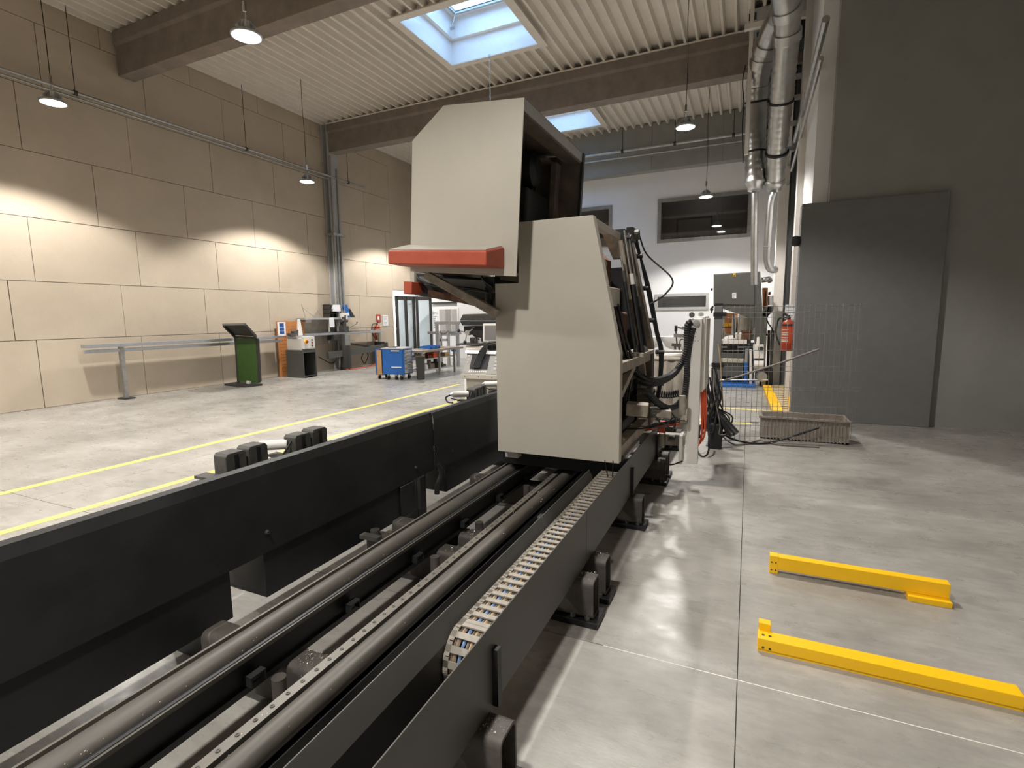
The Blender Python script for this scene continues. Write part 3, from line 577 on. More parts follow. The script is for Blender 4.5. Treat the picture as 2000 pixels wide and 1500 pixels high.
# small cream boxes at the lower right
a = MB(); a.bar(ony(1224, 797, 4.1), ony(1266, 801, 4.12), .14, .1); a.build('terminal_box', 'cream_dirty', mc, .008)
a = MB(); a.bar(ony(1276, 804, 4.75), ony(1310, 808, 4.78), .14, .07); a.build('terminal_box', 'cream_dirty', mc, .006)
for k in range(4): MB().cyl((-.71, 4.22+.0*k, .82+.025*k), (-.66, 4.26, .82+.025*k), .01).build('gland', 'cast', mc)
B(-1.1, -.9, 4.1, 4.6, .7, .79).build('motor', 'black_steel', mc, .02)
MB().cyl((-.53, 4.95, .72), (-.53, 4.95, .9), .03).build('air_filter', 'cream_dirty', mc, smooth=True)
# arm carrying the white cabinet
B(-1.0, -.52, 5.1, 5.2, .38, .49).build('cabinet_arm', 'cream', mc, .004)
B(-.56, -.53, 5.02, 5.22, .22, .5).build('arm_flange', 'pale', mc, .003)
reg = MB().box(-.76, -.69, 5.0, 5.09, .52, .6).cyl((-.72, 5.04, .6), (-.72, 5.04, .63), .03).build('pressure_regulator', 'orange_cable', mc, .006)
MB().cyl((-.72, 5.04, .37), (-.72, 5.04, .52), .032).build('bowl', 'clear_cup', reg, smooth=True); MB().box(-.69, -.62, 5.02, 5.08, .53, .58).box(-.66, -.6, 5.0, 5.1, .44, .49).build('valve_body', 'cast', reg, .004)
for k in range(5): MB().tube(spline([(-.95+.02*k, 4.6, .6), (-.85, 4.8+.03*k, .57+.008*k), (-.7, 4.98, .59+.01*k), (-.56, 5.06, .6+.015*k)]), .007, 6).build('air_hose', 'orange_cable' if k < 2 else 'hose', mc, smooth=True)
for P_ in ([(-.95, 4.4, .5), (-.85, 4.6, .62), (-.7, 4.8, .66), (-.62, 5.0, .55)], [(-.9, 4.9, .42), (-.8, 5.02, .28), (-.65, 5.05, .2), (-.52, 5.0, .26)], [(-.68, 4.25, .84), (-.64, 4.3, .76), (-.75, 4.35, .7), (-.95, 4.3, .68)], [(-.66, 4.78, .82), (-.58, 4.85, .7), (-.6, 5.0, .58)], [(-.8, 4.3, .72), (-.66, 4.6, .66), (-.6, 4.9, .7), (-.56, 5.0, .66)]): MB().tube(spline(P_), .007, 6).build('cable', 'hose', mc, smooth=True)
# big corrugated hoses to the cabinet
def corr(P_, r, name='corrugated_hose', step=.011):
    pts = spline(P_, 30); out = [pts[0]]; acc = 0
    for a_, b_ in zip(pts, pts[1:]):
        d = (b_-a_).length; 
        while acc+d >= step:
            a_ = a_+(b_-a_)*((step-acc)/d); out.append(a_); d = (b_-a_).length; acc = 0
            if d < 1e-6: break
        acc += d
    return MB().tube(out, r, 10, lambda i: r*(1.0 if i % 2 else .84)).build(name, 'hose', mc, smooth=False)
YC_ = 5.15
def cb(x, y, Y=YC_): return ony(x, y, Y)
corr([cb(1352, 628), cb(1344, 634), cb(1342, 655), cb(1340, 690), cb(1320, 725), cb(1290, 745, 4.78), cb(1262, 747, 4.6), cb(1236, 736, 4.5), cb(1222, 722, 4.4)], .035)
corr([cb(1354, 640), cb(1349, 660), cb(1343, 700), cb(1341, 740), cb(1336, 775), cb(1320, 793), cb(1300, 795, 4.85), cb(1280, 783, 4.6), cb(1262, 766, 4.5), cb(1240, 766, 4.4)], .032)
corr([cb(1305, 735, 4.85), cb(1282, 742, 4.7), cb(1258, 738, 4.55), cb(1235, 718, 4.45), cb(1220, 690, 4.3)], .028)
co = []; A_, B_ = [cb(1252, 750, 4.9), cb(1272, 764), cb(1300, 771), cb(1326, 768)], None
pts = spline(A_, 60)
for i, p in enumerate(pts): an = i*.62; co.append(p+Vector((.012*math.cos(an)*.4, .032*math.cos(an), .032*math.sin(an))))
MB().tube(co, .007, 6).build('coiled_cable', 'rubber', mc, smooth=True)
# white electrical cabinet, a narrow face to the camera
cx0, cx1 = -.5, -.4
cbn = MB().prism([(cx0, 5.15, .2), (cx1, 5.15, .2), (cx1, 5.15, 1.61), (cx0, 5.15, 1.61)], (0, .1, 0)).build('cabinet_post', 'white_paint', mc, .004)
cab = MB().box(cx1-.06, cx1+.02, 5.25, 5.78, .9, 1.63).build('electrical_cabinet', 'white_paint', mc, .005)
B(cx1+.02, cx1+.035, 5.27, 5.76, .92, 1.61).build('cabinet_door', 'pale', cab, .003); B(cx1-.02, cx1+.0, 5.25, 5.27, .9, 1.6).build('seal', 'grey_paint', cab)
MB().lathe([(0, 0), (.03, 0), (.03, .025), (.0, .027)], (-.447, 5.15, 1.57), (0, -1, 0), 18).build('knob', 'light_grey', cbn)
for dx, dz in ((-.03, .02), (.03, .02)): MB().lathe([(.018, -.004), (.026, -.004), (.026, .004), (.018, .004), (.018, -.004)], (-.455+dx*1.1, 5.2+dx*3, 1.645), (0, 1, .2), 16).build('eye_bolt', 'galv', cbn)
for dx, dz in ((-.035, .04), (-.03, -.045), (.02, -.045), (.0, -.09), (-.025, -.1), (-.01, -.13), (-.01, -.17), (.02, -.17)): MB().cyl((-.447+dx, 5.149, 1.57+dz), (-.447+dx, 5.153, 1.57+dz), .004, n=8).build('screw', 'ink', cbn)
for k in range(7):
    mt = 'orange_cable' if k < 4 else 'rubber'; x = -.395+.012*(k % 4); MB().tube(spline([(x, 5.26+.03*k, .91), (x+.012, 5.24+.03*k, .7), (x+.02-.01*(k % 2), 5.25+.025*k, .5), (x-.005, 5.27, .36+.02*k)]), .0085, 6).build('cable', mt, cbn, smooth=True)
# ---- the hood, rolled a few degrees about the rail direction
YH, DH = 3.3, 1.33
hp = [ony(x, y, YH) for x, y in ((805, 275), (866, 206), (1024, 190), (1008, 540), (801, 530))]
MB().prism(hp, (0, .012, 0)).build('hood_front', 'cream', mc, .002)
V = Vector((0, 1, 0))
def sheet3(a, b, y0, y1, t, inward):
    a, b, n = Vector(a), Vector(b), Vector(inward).normalized()*t
    return MB().prism([a+V*y0, b+V*y0, b+V*y1, a+V*y1], n)
cen = sum(hp, Vector())/5
rt = (hp[2]-hp[1]).normalized()
def inn(a, b): d = (b-a); n = Vector((-d.z, 0, d.x)); return n if n.dot(cen-a) > 0 else -n
sheet3(hp[1], hp[2], .012, DH, .012, inn(hp[1], hp[2])).build('hood_top', 'brown_frame', mc)
sheet3(hp[0], hp[1], .012, DH, .012, inn(hp[0], hp[1])).build('hood_slope', 'cream', mc)
sheet3(hp[4], hp[0], .012, DH, .012, inn(hp[4], hp[0])).build('hood_left', 'cream', mc)
dn = (hp[3]-hp[2]).normalized(); R1 = hp[2]
m_ = MB(); m_.prism([R1+V*.012, R1+V*.012+dn*.075, R1+V*DH+dn*.075, R1+V*DH], -rt*.03); m_.build('hood_edge_rail', 'light_grey', mc, .003)
MB().prism([R1+V*.012+dn*.075-rt*.01, R1+V*.012+dn*.09-rt*.01, R1+V*DH+dn*.09-rt*.01, R1+V*DH+dn*.075-rt*.01], -rt*.14).build('inner_flange', 'brown_frame', mc)
yr = YH+DH
def hpt(u, v, y): return R1+V*(y-YH)+rt*u+dn*v
MB().prism([hpt(-.82, .02, yr-.02), hpt(0, .02, yr-.02), hpt(0, 1.16, yr-.02), hpt(-.82, 1.16, yr-.02)], (0, .015, 0)).build('hood_rear', 'brown_frame', mc)
MB().prism([hpt(-.01, .0, yr-.03), hpt(.012, .0, yr-.03), hpt(.012, 1.16, yr-.03), hpt(-.01, 1.16, yr-.03)], (0, .05, 0)).build('rear_seal', 'black_steel', mc)
MB().prism([hpt(-.24, .1, yr-.16), hpt(-.19, .1, yr-.16), hpt(-.19, 1.1, yr-.16), hpt(-.24, 1.1, yr-.16)], (0, .12, 0)).build('inner_post', 'brown_frame', mc, .003)
MB().prism([hpt(-.8, .08, yr-.3), hpt(-.24, .08, yr-.3), hpt(-.24, .1, yr-.3), hpt(-.8, .1, yr-.3)], (0, .28, 0)).build('inner_shelf', 'brown_frame', mc)
MB().prism([hpt(-.8, .42, yr-.7), hpt(-.22, .42, yr-.7), hpt(-.22, .9, yr-.7), hpt(-.8, .9, yr-.7)], (0, .5, 0)).build('saw_gearbox', 'black_steel', mc, .02)
MB().lathe([(0, 0), (.11, 0), (.14, .04), (.14, .16), (.1, .2), (0, .2)], hpt(-.42, .26, yr-.5), (1, .1, 0), 22).build('saw_motor', 'black_steel', mc, smooth=True)
MB().prism([hpt(-.83, .32, YH+.03), hpt(-.78, .32, YH+.03), hpt(-.78, 1.1, YH+.03), hpt(-.83, 1.1, YH+.03)], (0, DH-.06, 0)).build('inner_lining', 'black_steel', mc)
for k in range(4): MB().tube(spline([hpt(-.4+.05*k, .36, yr-.45), hpt(-.36+.04*k, .42, yr-.5), hpt(-.42+.05*k, .5, yr-.45)]), .012, 6).build('cable', 'rubber', mc)
# orange bumper on the hood
bk_ = [ony(x, y, YH-.002) for x, y in ((797, 480), (985, 482), (985, 525), (797, 522))]; fr_ = [ony(x, y, YH-.26) for x, y in ((757, 489), (950, 489), (950, 520), (757, 516))]
MB().hexa(bk_, fr_).build('bumper', 'orange_pad', mc, .012, True, 3)
tp = [bk_[0]+Vector((.01, 0, .002)), bk_[1]+Vector((-.02, 0, .002)), fr_[1]+Vector((-.01, .012, .004)), fr_[0]+Vector((.008, .012, .004))]
MB().prism(tp, (0, 0, .006)).build('bumper_top_sheet', 'cream', mc)
# under the hood: saw bow, guide arm, second bumper, strut, cables
Yb = 3.75
MB().prism([ony(x, y, Yb) for x, y in ((812, 533), (968, 545), (962, 606), (900, 592), (808, 576))], (0, .5, 0)).build('saw_bow', 'black_steel', mc, .01)
MB().prism([ony(x, y, Yb-.03) for x, y in ((836, 566), (955, 588), (955, 600), (836, 578))], (0, .03, 0)).build('bow_plate', 'rust', mc)
MB().prism([ony(x, y, Yb-.06) for x, y in ((814, 540), (960, 548), (952, 566), (880, 562), (830, 556))], (0, .05, 0)).build('bow_cover', 'grey_paint', mc, .003)
a = [ony(x, y, 3.6) for x, y in ((788, 549), (804, 550), (804, 574), (788, 574))]; MB().prism(a, (0, .22, 0)).build('bow_bumper', 'orange_pad', mc, .006, True)
MB().prism([ony(x, y, 3.5) for x, y in ((801, 528), (809, 528), (809, 551), (801, 550))], (0, .03, 0)).build('hood_corner_post', 'cream', mc)
MB().bar(ony(833, 537, 3.42), ony(972, 613, 3.5), .07, .06).build('strut', 'cream_dirty', mc, .004)
MB().cyl(ony(951, 560, 3.7), ony(952, 597, 3.7), .018).build('guide_pin', 'black_steel', mc); MB().prism([ony(x, y, 3.68) for x, y in ((945, 540), (966, 540), (966, 568), (956, 572), (948, 556))], (0, .1, 0)).build('pivot_block', 'black_steel', mc)
for P_ in ([(812, 535), (822, 548), (850, 558), (880, 560), (930, 565), (955, 572)], [(940, 540), (950, 552), (963, 562), (955, 572)], [(880, 556), (900, 568), (920, 566), (948, 570)]): MB().tube(spline([ony(x, y, Yb-.1) for x, y in P_]), .011, 6).build('cable', 'rubber', mc, smooth=True)
# neck that joins hood and carriage
MB().prism([hpt(-.8, .75, 3.9), hpt(-.05, .75, 3.9), hpt(-.05, 1.1, 3.9), hpt(-.8, 1.1, 3.9)], (0, .45, 0)).build('tilt_neck', 'black_steel', mc, .02)
# ================================================================== painted floor lines
def line(name, a, b, w, label):
    a, b = Vector(a), Vector(b); d = (b-a).normalized(); n = Vector((-d.y, d.x, 0))*w/2; z = Vector((0, 0, .0005))
    tag(MB().prism([a+n+z, b+n+z, b-n+z, a-n+z], (0, 0, .0012)).build(name, 'yellow_line'), label, 'floor marking')
line('floor_line', (-6.64, -4, 0), (-6.5, 11.0, 0), .1, 'long yellow painted floor line farther from the machine bed')
line('floor_line', (-5.45, -4, 0), (-5.2, 9.0, 0), .1, 'long yellow painted floor line nearer the machine bed')
line('floor_line', (-2.6, 9.9, 0), (.7, 9.6, 0), .1, 'yellow floor line behind the wire fence, farther of the two')
line('floor_line', (-2.2, 8.52, 0), (.1, 8.42, 0), .1, 'yellow floor line behind the wire fence, nearer of the two')
# ================================================================== control console
Y = 6.6
def P(x, y, Y_=Y): return ony(x, y, Y_)
co_ = thing('control_console', 'cream machine control console with grey keypad panel and tube screen', 'console', (-3.5, Y, 0))
x0 = P(900, 735).x; x1 = x0+1.0; zl = P(935, 731).z; zl2 = P(935, 741).z; zt = P(935, 689).z
B(x0+.04, x1-.04, Y+.08, Y+.75, .0, zl2).build('console_body', 'cream', co_, .01)
MB().prism([(x0, Y, zl2), (x0, Y, zl), (x0, Y+.7, zl+.02), (x0, Y+.7, zl2)], (1., 0, 0)).build('desk_ledge', 'cream', co_, .008)
for q in (.07, .3, .52, .8): MB().cyl((x0+q, Y-.002, (zl+zl2)/2), (x0+q, Y+.004, (zl+zl2)/2), .008, n=8).build('screw', 'ink', co_)
pt = Vector((x0+.02, Y+.02, zl+.004)); tilt = Vector((0, .16, zt-zl)); 
fr = MB().prism([pt, pt+Vector((.96, 0, 0)), pt+Vector((.96, 0, 0))+tilt, pt+tilt], (0, .2, .0)).build('keypad_panel', 'grey_panel', co_, .004)
def on(u, v, d=0.): n = Vector((1, 0, 0)).cross(tilt).normalized(); return pt+Vector((u, 0, 0))+tilt*v+n*d
def plate(u0, u1, v0, v1, d, nm, mt, par): return MB().prism([on(u0, v0, -.001), on(u1, v0, -.001), on(u1, v1, -.001), on(u0, v1, -.001)], on(0, 0, d)-on(0, 0, 0)).build(nm, mt, par, .001)
plate(.1, .4, .2, .88, .004, 'tube_screen', 'screen', fr)
k0 = None
for r in range(4):
    for c in range(5): plate(.5+c*.075, .55+c*.075, .2+r*.15, .3+r*.15, .008, 'key', 'light_grey', fr)
for c in range(9): plate(.1+c*.034, .122+c*.034, .07, .13, .006, 'key', 'pale', fr)
plate(.52, .9, .82, .92, .012, 'slot_cover', 'charcoal', fr)
for r in range(3): plate(.04, .065, .45+r*.15, .53+r*.15, .006, 'key', 'light_grey', fr)
B(x0, x1, Y+.2, Y+.75, zt, zt+.03).build('top_shelf', 'cream', co_, .004)
mo = thing('monitor', 'grey screened monitor with white frame standing on the console', 'monitor', (-3.3, Y+.3, zt+.03))
a, b = P(943, 632, Y+.3), P(943, 667, Y+.3); w_ = .52
MB().prism([a, b, b+Vector((w_, 0, .01)), a+Vector((w_+.02, 0, .0))], (0, .05, 0)).build('frame', 'white_paint', mo, .006)
i_ = .03; MB().prism([a+Vector((i_, -.004, -.03)), b+Vector((i_, -.004, .02)), b+Vector((w_-.03, -.004, .03)), a+Vector((w_-.02, -.004, -.03))], (0, .004, 0)).build('screen', 'screen_grey', mo)
B(a.x+.15, a.x+.38, Y+.28, Y+.5, zt+.03, zt+.05).build('stand', 'light_grey', mo); B(a.x+.22, a.x+.3, Y+.34, Y+.38, zt+.04, b.z+.1).build('stand_neck', 'light_grey', mo)
kb = thing('keyboard', 'light keyboard lying in front of the monitor', 'keyboard', (a.x+.3, Y+.24, zt+.03))
B(a.x+.1, a.x+.5, Y+.21, Y+.27, zt+.031, zt+.05).build('case', 'light_grey', kb, .004)
for c in range(8): B(a.x+.12+c*.045, a.x+.15+c*.045, Y+.215, Y+.262, zt+.05, zt+.056).build('key', 'ink', kb)
pa = P(902, 691); tag(MB().prism([on(-.03, 1.03, .01), on(.5, 1.02, .01), on(.5, .86, .02), on(-.02, .88, .02)], (0, -.002, .004)).build('paper_sheet', 'paper'), 'white paper sheets lying over the top edge of the console panel', 'paper')
bl = thing('cable_loom', 'black ribbed cable bundle hanging down over the console screen', 'cable', (x0+.3, Y, zt))
for k in range(6): MB().tube(spline([on(.62-.02*k, 1.25, .05+.01*k), on(.4-.01*k, 1.3, .08), on(.27+.017*k, 1.05, .06), on(.2+.02*k, .6, .035), on(.17+.02*k, .22, .03)]), .011, 6).build('strand', 'rubber', bl, smooth=True)
tag(MB().lathe([(.1, 0), (.13, .02), (.13, .06), (.1, .08), (.08, .04), (.1, 0)], (x0+.42, Y+.3, zt+.031), n=20).build('coiled_cord', 'rubber'), 'black cord coiled on top of the console', 'cord')
# ================================================================== drill press behind the console
Yd = 8.6
dp = thing('pillar_drill', 'black pillar drill with plastic wrapped head behind the console', 'drill', (-4.8, Yd, 0))
q = lambda x, y, dy=0.: ony(x, y, Yd+dy)
h = [q(897, 626), q(903, 614), q(985, 611), q(985, 626)]
MB().prism(h, (0, .5, 0)).build('wrapped_head', 'plastic_cover', dp, .02)
MB().prism([q(897, 627), q(985, 627), q(985, 636), q(903, 636)], (0, .48, 0)).build('head_casting', 'black_steel', dp, .01)
MB().prism([q(905, 637, .1), q(945, 637, .1), q(943, 668, .1), q(930, 662, .1), q(918, 650, .1), q(906, 648, .1)], (0, .35, 0)).build('head_body', 'black_steel', dp, .01)
a = q(912, 650); MB().cyl(a, a+Vector((.0, .14, 0)), .05).build('hub', 'alu', dp, smooth=True)
for x, y in ((896, 646), (925, 641), (908, 668)):
    b = q(x, y); MB().cyl(a, b, .012).build('lever', 'chrome', dp); MB().lathe([(0, -.035), (.025, -.02), (.035, 0), (.025, .02), (0, .035)], b, n=12).build('knob', 'rubber', dp, smooth=True)
B(q(913, 668).x, q(936, 668).x, Yd+.1, Yd+.3, q(913, 671).z, q(913, 659).z).build('machine_vise', 'light_grey', dp, .01)
for k in range(6): xx = q(914, 668).x+.03*k; B(xx, xx+.015, Yd+.08, Yd+.1, q(913, 670).z, q(913, 660).z).build('vise_rib', 'cast', dp)
B(q(891, 668).x, q(936, 668).x, Yd, Yd+.5, q(913, 674).z, q(913, 671).z).build('drill_table', 'cast', dp, .006)
MB().cyl((q(935, 668).x, Yd+.6, 0), (q(935, 668).x, Yd+.6, q(913, 640).z), .09).build('column', 'cast', dp, smooth=True)
B(q(905, 680).x, q(945, 680).x, Yd, Yd+.8, .0, .6).build('base_cabinet', 'white_paint', dp, .01)
B(q(905, 680).x+.02, q(945, 680).x-.02, Yd+.05, Yd+.7, .6, q(913, 676).z).build('support_block', 'white_paint', dp, .01)
tag(B(q(902, 680).x, q(911, 680).x, Yd-.2, Yd-.02, q(905, 681).z, q(905, 676).z).build('small_box', 'cardboard'), 'small brown cardboard box at the foot of the pillar drill', 'box') if 0 else None
# ================================================================== blue tool cart, bench, bin
A_, B_, C_ = fl(737, 741), fl(789, 743), fl(812, 739)
u = (B_-A_).normalized(); v = (C_-B_); v = Vector((-u.y, u.x, 0))*.46
if v.y < 0: v = -v
Lc = (B_-A_).length; z0, z1 = .15, .83
tc_ = thing('tool_cart', 'blue steel tool cart with drawer front and castors before the workbench', 'tool cart', tuple((A_+B_+v)/2*1.0))
def cp_(s_, t_, z): return A_+u*s_+v*t_+Vector((0, 0, z))
MB().hexa([cp_(.2, 0, z0), cp_(Lc, 0, z0), cp_(Lc, 1, z0), cp_(.2, 1, z0)], [cp_(.2, 0, z1), cp_(Lc, 0, z1), cp_(Lc, 1, z1), cp_(.2, 1, z1)]).build('cart_body', 'blue_paint', tc_, .008)
MB().hexa([cp_(.17, -.02, z1), cp_(Lc+.02, -.02, z1), cp_(Lc+.02, 1.02, z1), cp_(.17, 1.02, z1)], [cp_(.17, -.02, z1+.03), cp_(Lc+.02, -.02, z1+.03), cp_(Lc+.02, 1.02, z1+.03), cp_(.17, 1.02, z1+.03)]).build('cart_top', 'light_grey', tc_, .004)
dz = [(.72, .8), (.63, .71), (.54, .62), (.46, .53), (.33, .45), (.18, .32)]
for a, b in dz:
    dr = MB().hexa([cp_(Lc, .12, a), cp_(Lc+.012, .12, a), cp_(Lc+.012, .9, a), cp_(Lc, .9, a)], [cp_(Lc, .12, b), cp_(Lc+.012, .12, b), cp_(Lc+.012, .9, b), cp_(Lc, .9, b)]).build('drawer', 'light_grey', tc_, .003)
    MB().bar(cp_(Lc+.025, .12, b-.012), cp_(Lc+.025, .9, b-.012), .02, .018).build('handle', 'chrome', dr)
MB().hexa([cp_(.52, -.03, z0+.02), cp_(Lc-.02, -.03, z0+.02), cp_(Lc-.02, 0, z0+.02), cp_(.52, 0, z0+.02)], [cp_(.52, -.03, z1-.05), cp_(Lc-.02, -.03, z1-.05), cp_(Lc-.02, 0, z1-.05), cp_(.52, 0, z1-.05)]).build('side_panel', 'blue_paint', tc_, .006)
MB().bar(cp_(.5, -.06, .35), cp_(Lc-.05, -.06, .35), .025, .025).build('side_handle', 'pale', tc_); MB().bar(cp_(.5, -.06, z1-.04), cp_(Lc-.1, -.06, z1-.04), .025, .025).build('side_handle', 'pale', tc_)
for s_, t_ in ((.35, .06), (.6, .1), (Lc-.1, .1), (.35, .9), (Lc-.1, .9)):
    w = cp_(s_, t_, .06); MB().cyl(w-u*.018, w+u*.018, .06, n=16).build('castor', 'rubber', tc_, smooth=True); MB().bar(w+Vector((0, 0, .03)), w+Vector((0, 0, .1)), .05, .05).build('castor_fork', 'galv', tc_)
tg = thing('slim_trolley', 'slim blue trolley with a brown board at the left end of the tool cart', 'trolley', tuple(cp_(-.02, .3, 0)))
MB().hexa([cp_(-.1, .2, .15), cp_(-.02, .2, .15), cp_(-.02, 1, .15), cp_(-.1, 1, .15)], [cp_(-.1, .2, .82), cp_(-.02, .2, .82), cp_(-.02, 1, .82), cp_(-.1, 1, .82)]).build('trolley_side', 'blue_paint', tg, .004)
MB().hexa([cp_(-.02, .1, .13), cp_(.13, .1, .13), cp_(.13, .15, .13), cp_(-.02, .15, .13)], [cp_(-.02, .1, .8), cp_(.13, .1, .8), cp_(.13, .15, .8), cp_(-.02, .15, .8)]).build('brown_board', 'cardboard', tg, .003)
MB().hexa([cp_(-.1, .2, .11), cp_(.14, .2, .11), cp_(.14, 1, .11), cp_(-.1, 1, .11)], [cp_(-.1, .2, .15), cp_(.14, .2, .15), cp_(.14, 1, .15), cp_(-.1, 1, .15)]).build('trolley_base', 'grey_paint', tg)
for s_, t_ in ((.0, .25), (.0, .95)): w = cp_(s_, t_, .055); MB().cyl(w-u*.018, w+u*.018, .055, n=16).build('castor', 'rubber', tg, smooth=True)
lo = [('hand_tool', 'cast', .3, .3, .14), ('hand_tool', 'wood', .6, .6, .1), ('rag', 'pale', .75, .35, .2)]
tag(MB().bar(cp_(.3, .3, .875), cp_(.5, .45, .875), .03, .03).bar(cp_(.48, .4, .875), cp_(.5, .5, .88), .05, .035).build('hand_tool', 'cast'), 'dark hand tool lying on the blue cart top, nearer the wall', 'tool')
tag(MB().bar(cp_(.55, .5, .87), cp_(.82, .72, .87), .16, .02).build('paper_pad', 'paper'), 'white paper pad lying on the blue cart top', 'paper')
bx = fl(822, 741); bn = thing('waste_bin', 'slim dark grey waste bin standing between cart and workbench', 'bin', (bx.x, bx.y, 0))
MB().lathe([(.11, 0), (.13, .02), (.15, .58), (.165, .6), (.165, .63), (.14, .63), (.12, .05), (0, .05)], (bx.x, bx.y, 0), n=4).build('body', 'dark_paint', bn, .006)
# bench behind the cart
wb = thing('workbench', 'long grey steel workbench with lower shelves full of parts behind the blue cart', 'workbench', (-8.7, 13, 0))
bz_ = .76
t0, t1 = fl(826, 684.8, bz_), fl(905, 676.5, bz_)
d1 = (t1-t0); d1.z = 0; n1 = Vector((-d1.y, d1.x, 0)).normalized()*.75
def bp_(s_, t_, z): return Vector((t0.x, t0.y, 0))+d1*s_+n1*t_+Vector((0, 0, z))
def slab(s0, s1, z0, z1, nm, mt, q0=0, q1=1, par=None): return MB().hexa([bp_(s0, q0, z0), bp_(s1, q0, z0), bp_(s1, q1, z0), bp_(s0, q1, z0)], [bp_(s0, q0, z1), bp_(s1, q0, z1), bp_(s1, q1, z1), bp_(s0, q1, z1)]).build(nm, mt, par if par else wb, .004)
slab(-.03, 1, bz_-.06, bz_, 'bench_top', 'wood'); slab(.0, .8, .48, .51, 'shelf', 'light_grey', .1, .95); slab(.0, .8, .17, .2, 'shelf', 'light_grey', .1, .95)
for s_ in (.0, .4, .78): 
    for t_ in (.06, .94): MB().bar(bp_(s_, t_, 0), bp_(s_, t_, bz_-.06), .05, .05).build('leg', 'galv', wb)
it = [(.1, .49, .16, 'cardboard', 'carton'), (.25, .49, .16, 'rust', 'machine_part'), (.36, .49, .18, 'orange_cable', 'drill_case'), (.52, .49, .14, 'cast', 'machine_part'), (.66, .49, .12, 'cardboard', 'carton'), (.12, .2, .2, 'pale', 'canister'), (.22, .2, .14, 'white_paint', 'canister'), (.3, .2, .25, 'brown_frame', 'machine_part'), (.45, .2, .28, 'dark_paint', 'machine_part'), (.6, .2, .12, 'cast', 'machine_part')]
for k, (s_, z, h_, mt, nm) in enumerate(it):
    c = bp_(s_, .35, z); w_ = .18+.05*(k % 3)
    if nm == 'canister': o = MB().lathe([(0, 0), (.07, 0), (.07, h_*.8), (.03, h_*.9), (.03, h_), (0, h_)], c, n=14).build(nm, mt, None, 0, True)
    elif nm == 'machine_part': o = MB().box(c.x-w_/2, c.x+w_/2, c.y-.1, c.y+.12, z, z+h_*.6).cyl((c.x, c.y, z+h_*.6), (c.x, c.y, z+h_), .06).build(nm, mt, None, .006)
    else: o = MB().box(c.x-w_/2, c.x+w_/2, c.y-.1, c.y+.12, z, z+h_).box(c.x-w_/2, c.x+w_/2, c.y-.005, c.y+.005, z+h_, z+h_+.003).build(nm, mt, None, .004)
    lbl = {0: 'open tan carton at the left end of the bench shelf', 1: 'rust brown machine part on the upper bench shelf', 2: 'orange red tool case on the upper bench shelf', 3: 'dark casting on the upper bench shelf right of the orange case', 4: 'tan carton at the right end of the upper bench shelf', 5: 'cream canister leftmost on the lower bench shelf', 6: 'white canister beside the cream one on the lower bench shelf', 7: 'brown machine part on the lower bench shelf', 8: 'tall black machine part on the lower bench shelf', 9: 'low dark casting at the right of the lower bench shelf'}[k]
    tag(o, lbl, {'carton': 'carton', 'canister': 'canister', 'machine_part': 'machine part', 'drill_case': 'case'}[nm])
for k, (s_, t_, mt, nm, lb) in enumerate(((.3, .4, 'blue_plastic', 'parts_tray', 'blue plastic tray on the bench top, nearer the cart'), (.46, .5, 'blue_plastic', 'parts_tray', 'blue plastic tray on the bench top, farther right'), (.18, .5, 'wood', 'wooden_strip', 'wooden strip lying on the workbench top'), (.62, .5, 'cardboard', 'flat_carton', 'flat brown carton on the right of the workbench top'))):
    c = bp_(s_, t_, bz_); m_ = MB().box(c.x-.2, c.x+.2, c.y-.12, c.y+.12, bz_, bz_+.012)
    if nm == 'parts_tray': m_.box(c.x-.2, c.x+.2, c.y-.12, c.y-.105, bz_, bz_+.07).box(c.x-.2, c.x+.2, c.y+.105, c.y+.12, bz_, bz_+.09).box(c.x-.2, c.x-.185, c.y-.12, c.y+.12, bz_, bz_+.08).box(c.x+.185, c.x+.2, c.y-.12, c.y+.12, bz_, bz_+.08)
    else: m_.box(c.x-.18, c.x+.15, c.y-.03, c.y+.04, bz_+.012, bz_+.03)
    tag(m_.build(nm, mt), lb, {'parts_tray': 'tray', 'wooden_strip': 'wood', 'flat_carton': 'carton'}[nm])
# aluminium frame racks behind the bench
ar = thing('frame_rack', 'bare aluminium profile frame standing behind the workbench', 'rack', (-9, 15.2, 0))
Yr = 15.2; g = lambda x, y: ony(x, y, Yr)
for x, yt in ((853, 632), (893, 632)): p = g(x, yt); MB().bar((p.x, Yr, 0), (p.x, Yr, p.z), .09, .09).build('post', 'alu', ar)
p, p2 = g(850, 631), g(897, 631); MB().bar((p.x, Yr, p.z), (p2.x, Yr, p.z), .08, .1).build('top_rail', 'alu', ar)
p, p2 = g(836, 650), g(900, 650); MB().bar((p.x, Yr, p.z), (p2.x, Yr, p.z), .06, .1).build('mid_rail', 'alu', ar)
ar2 = thing('door_frame_blank', 'smaller pale window frame leaning in the aluminium rack', 'frame', (-8.6, 15, 0))
a, b, c = g(866, 647), g(881, 647), g(866, 672)
for s_, e_ in (((a.x, a.z), (b.x, b.z)), ((a.x, a.z), (a.x, .02)), ((b.x, b.z), (b.x, .02)), ((a.x, .9), (b.x, .9))): MB().bar((s_[0], Yr-.2, s_[1]), (e_[0], Yr-.2, e_[1]), .08, .08, (0, 1, 0)).build('frame_bar', 'light_grey', ar2)
bt = fl(889, 712); tr = thing('blue_tripod', 'small blue topped tripod stand on the floor before the drill', 'stand', (bt.x, bt.y, 0))
zt_ = .5
for k in range(3): an = k*2.1+.4; MB().cyl((bt.x, bt.y, zt_), (bt.x+.14*math.cos(an), bt.y+.14*math.sin(an), .0), .015).build('leg', 'galv', tr)
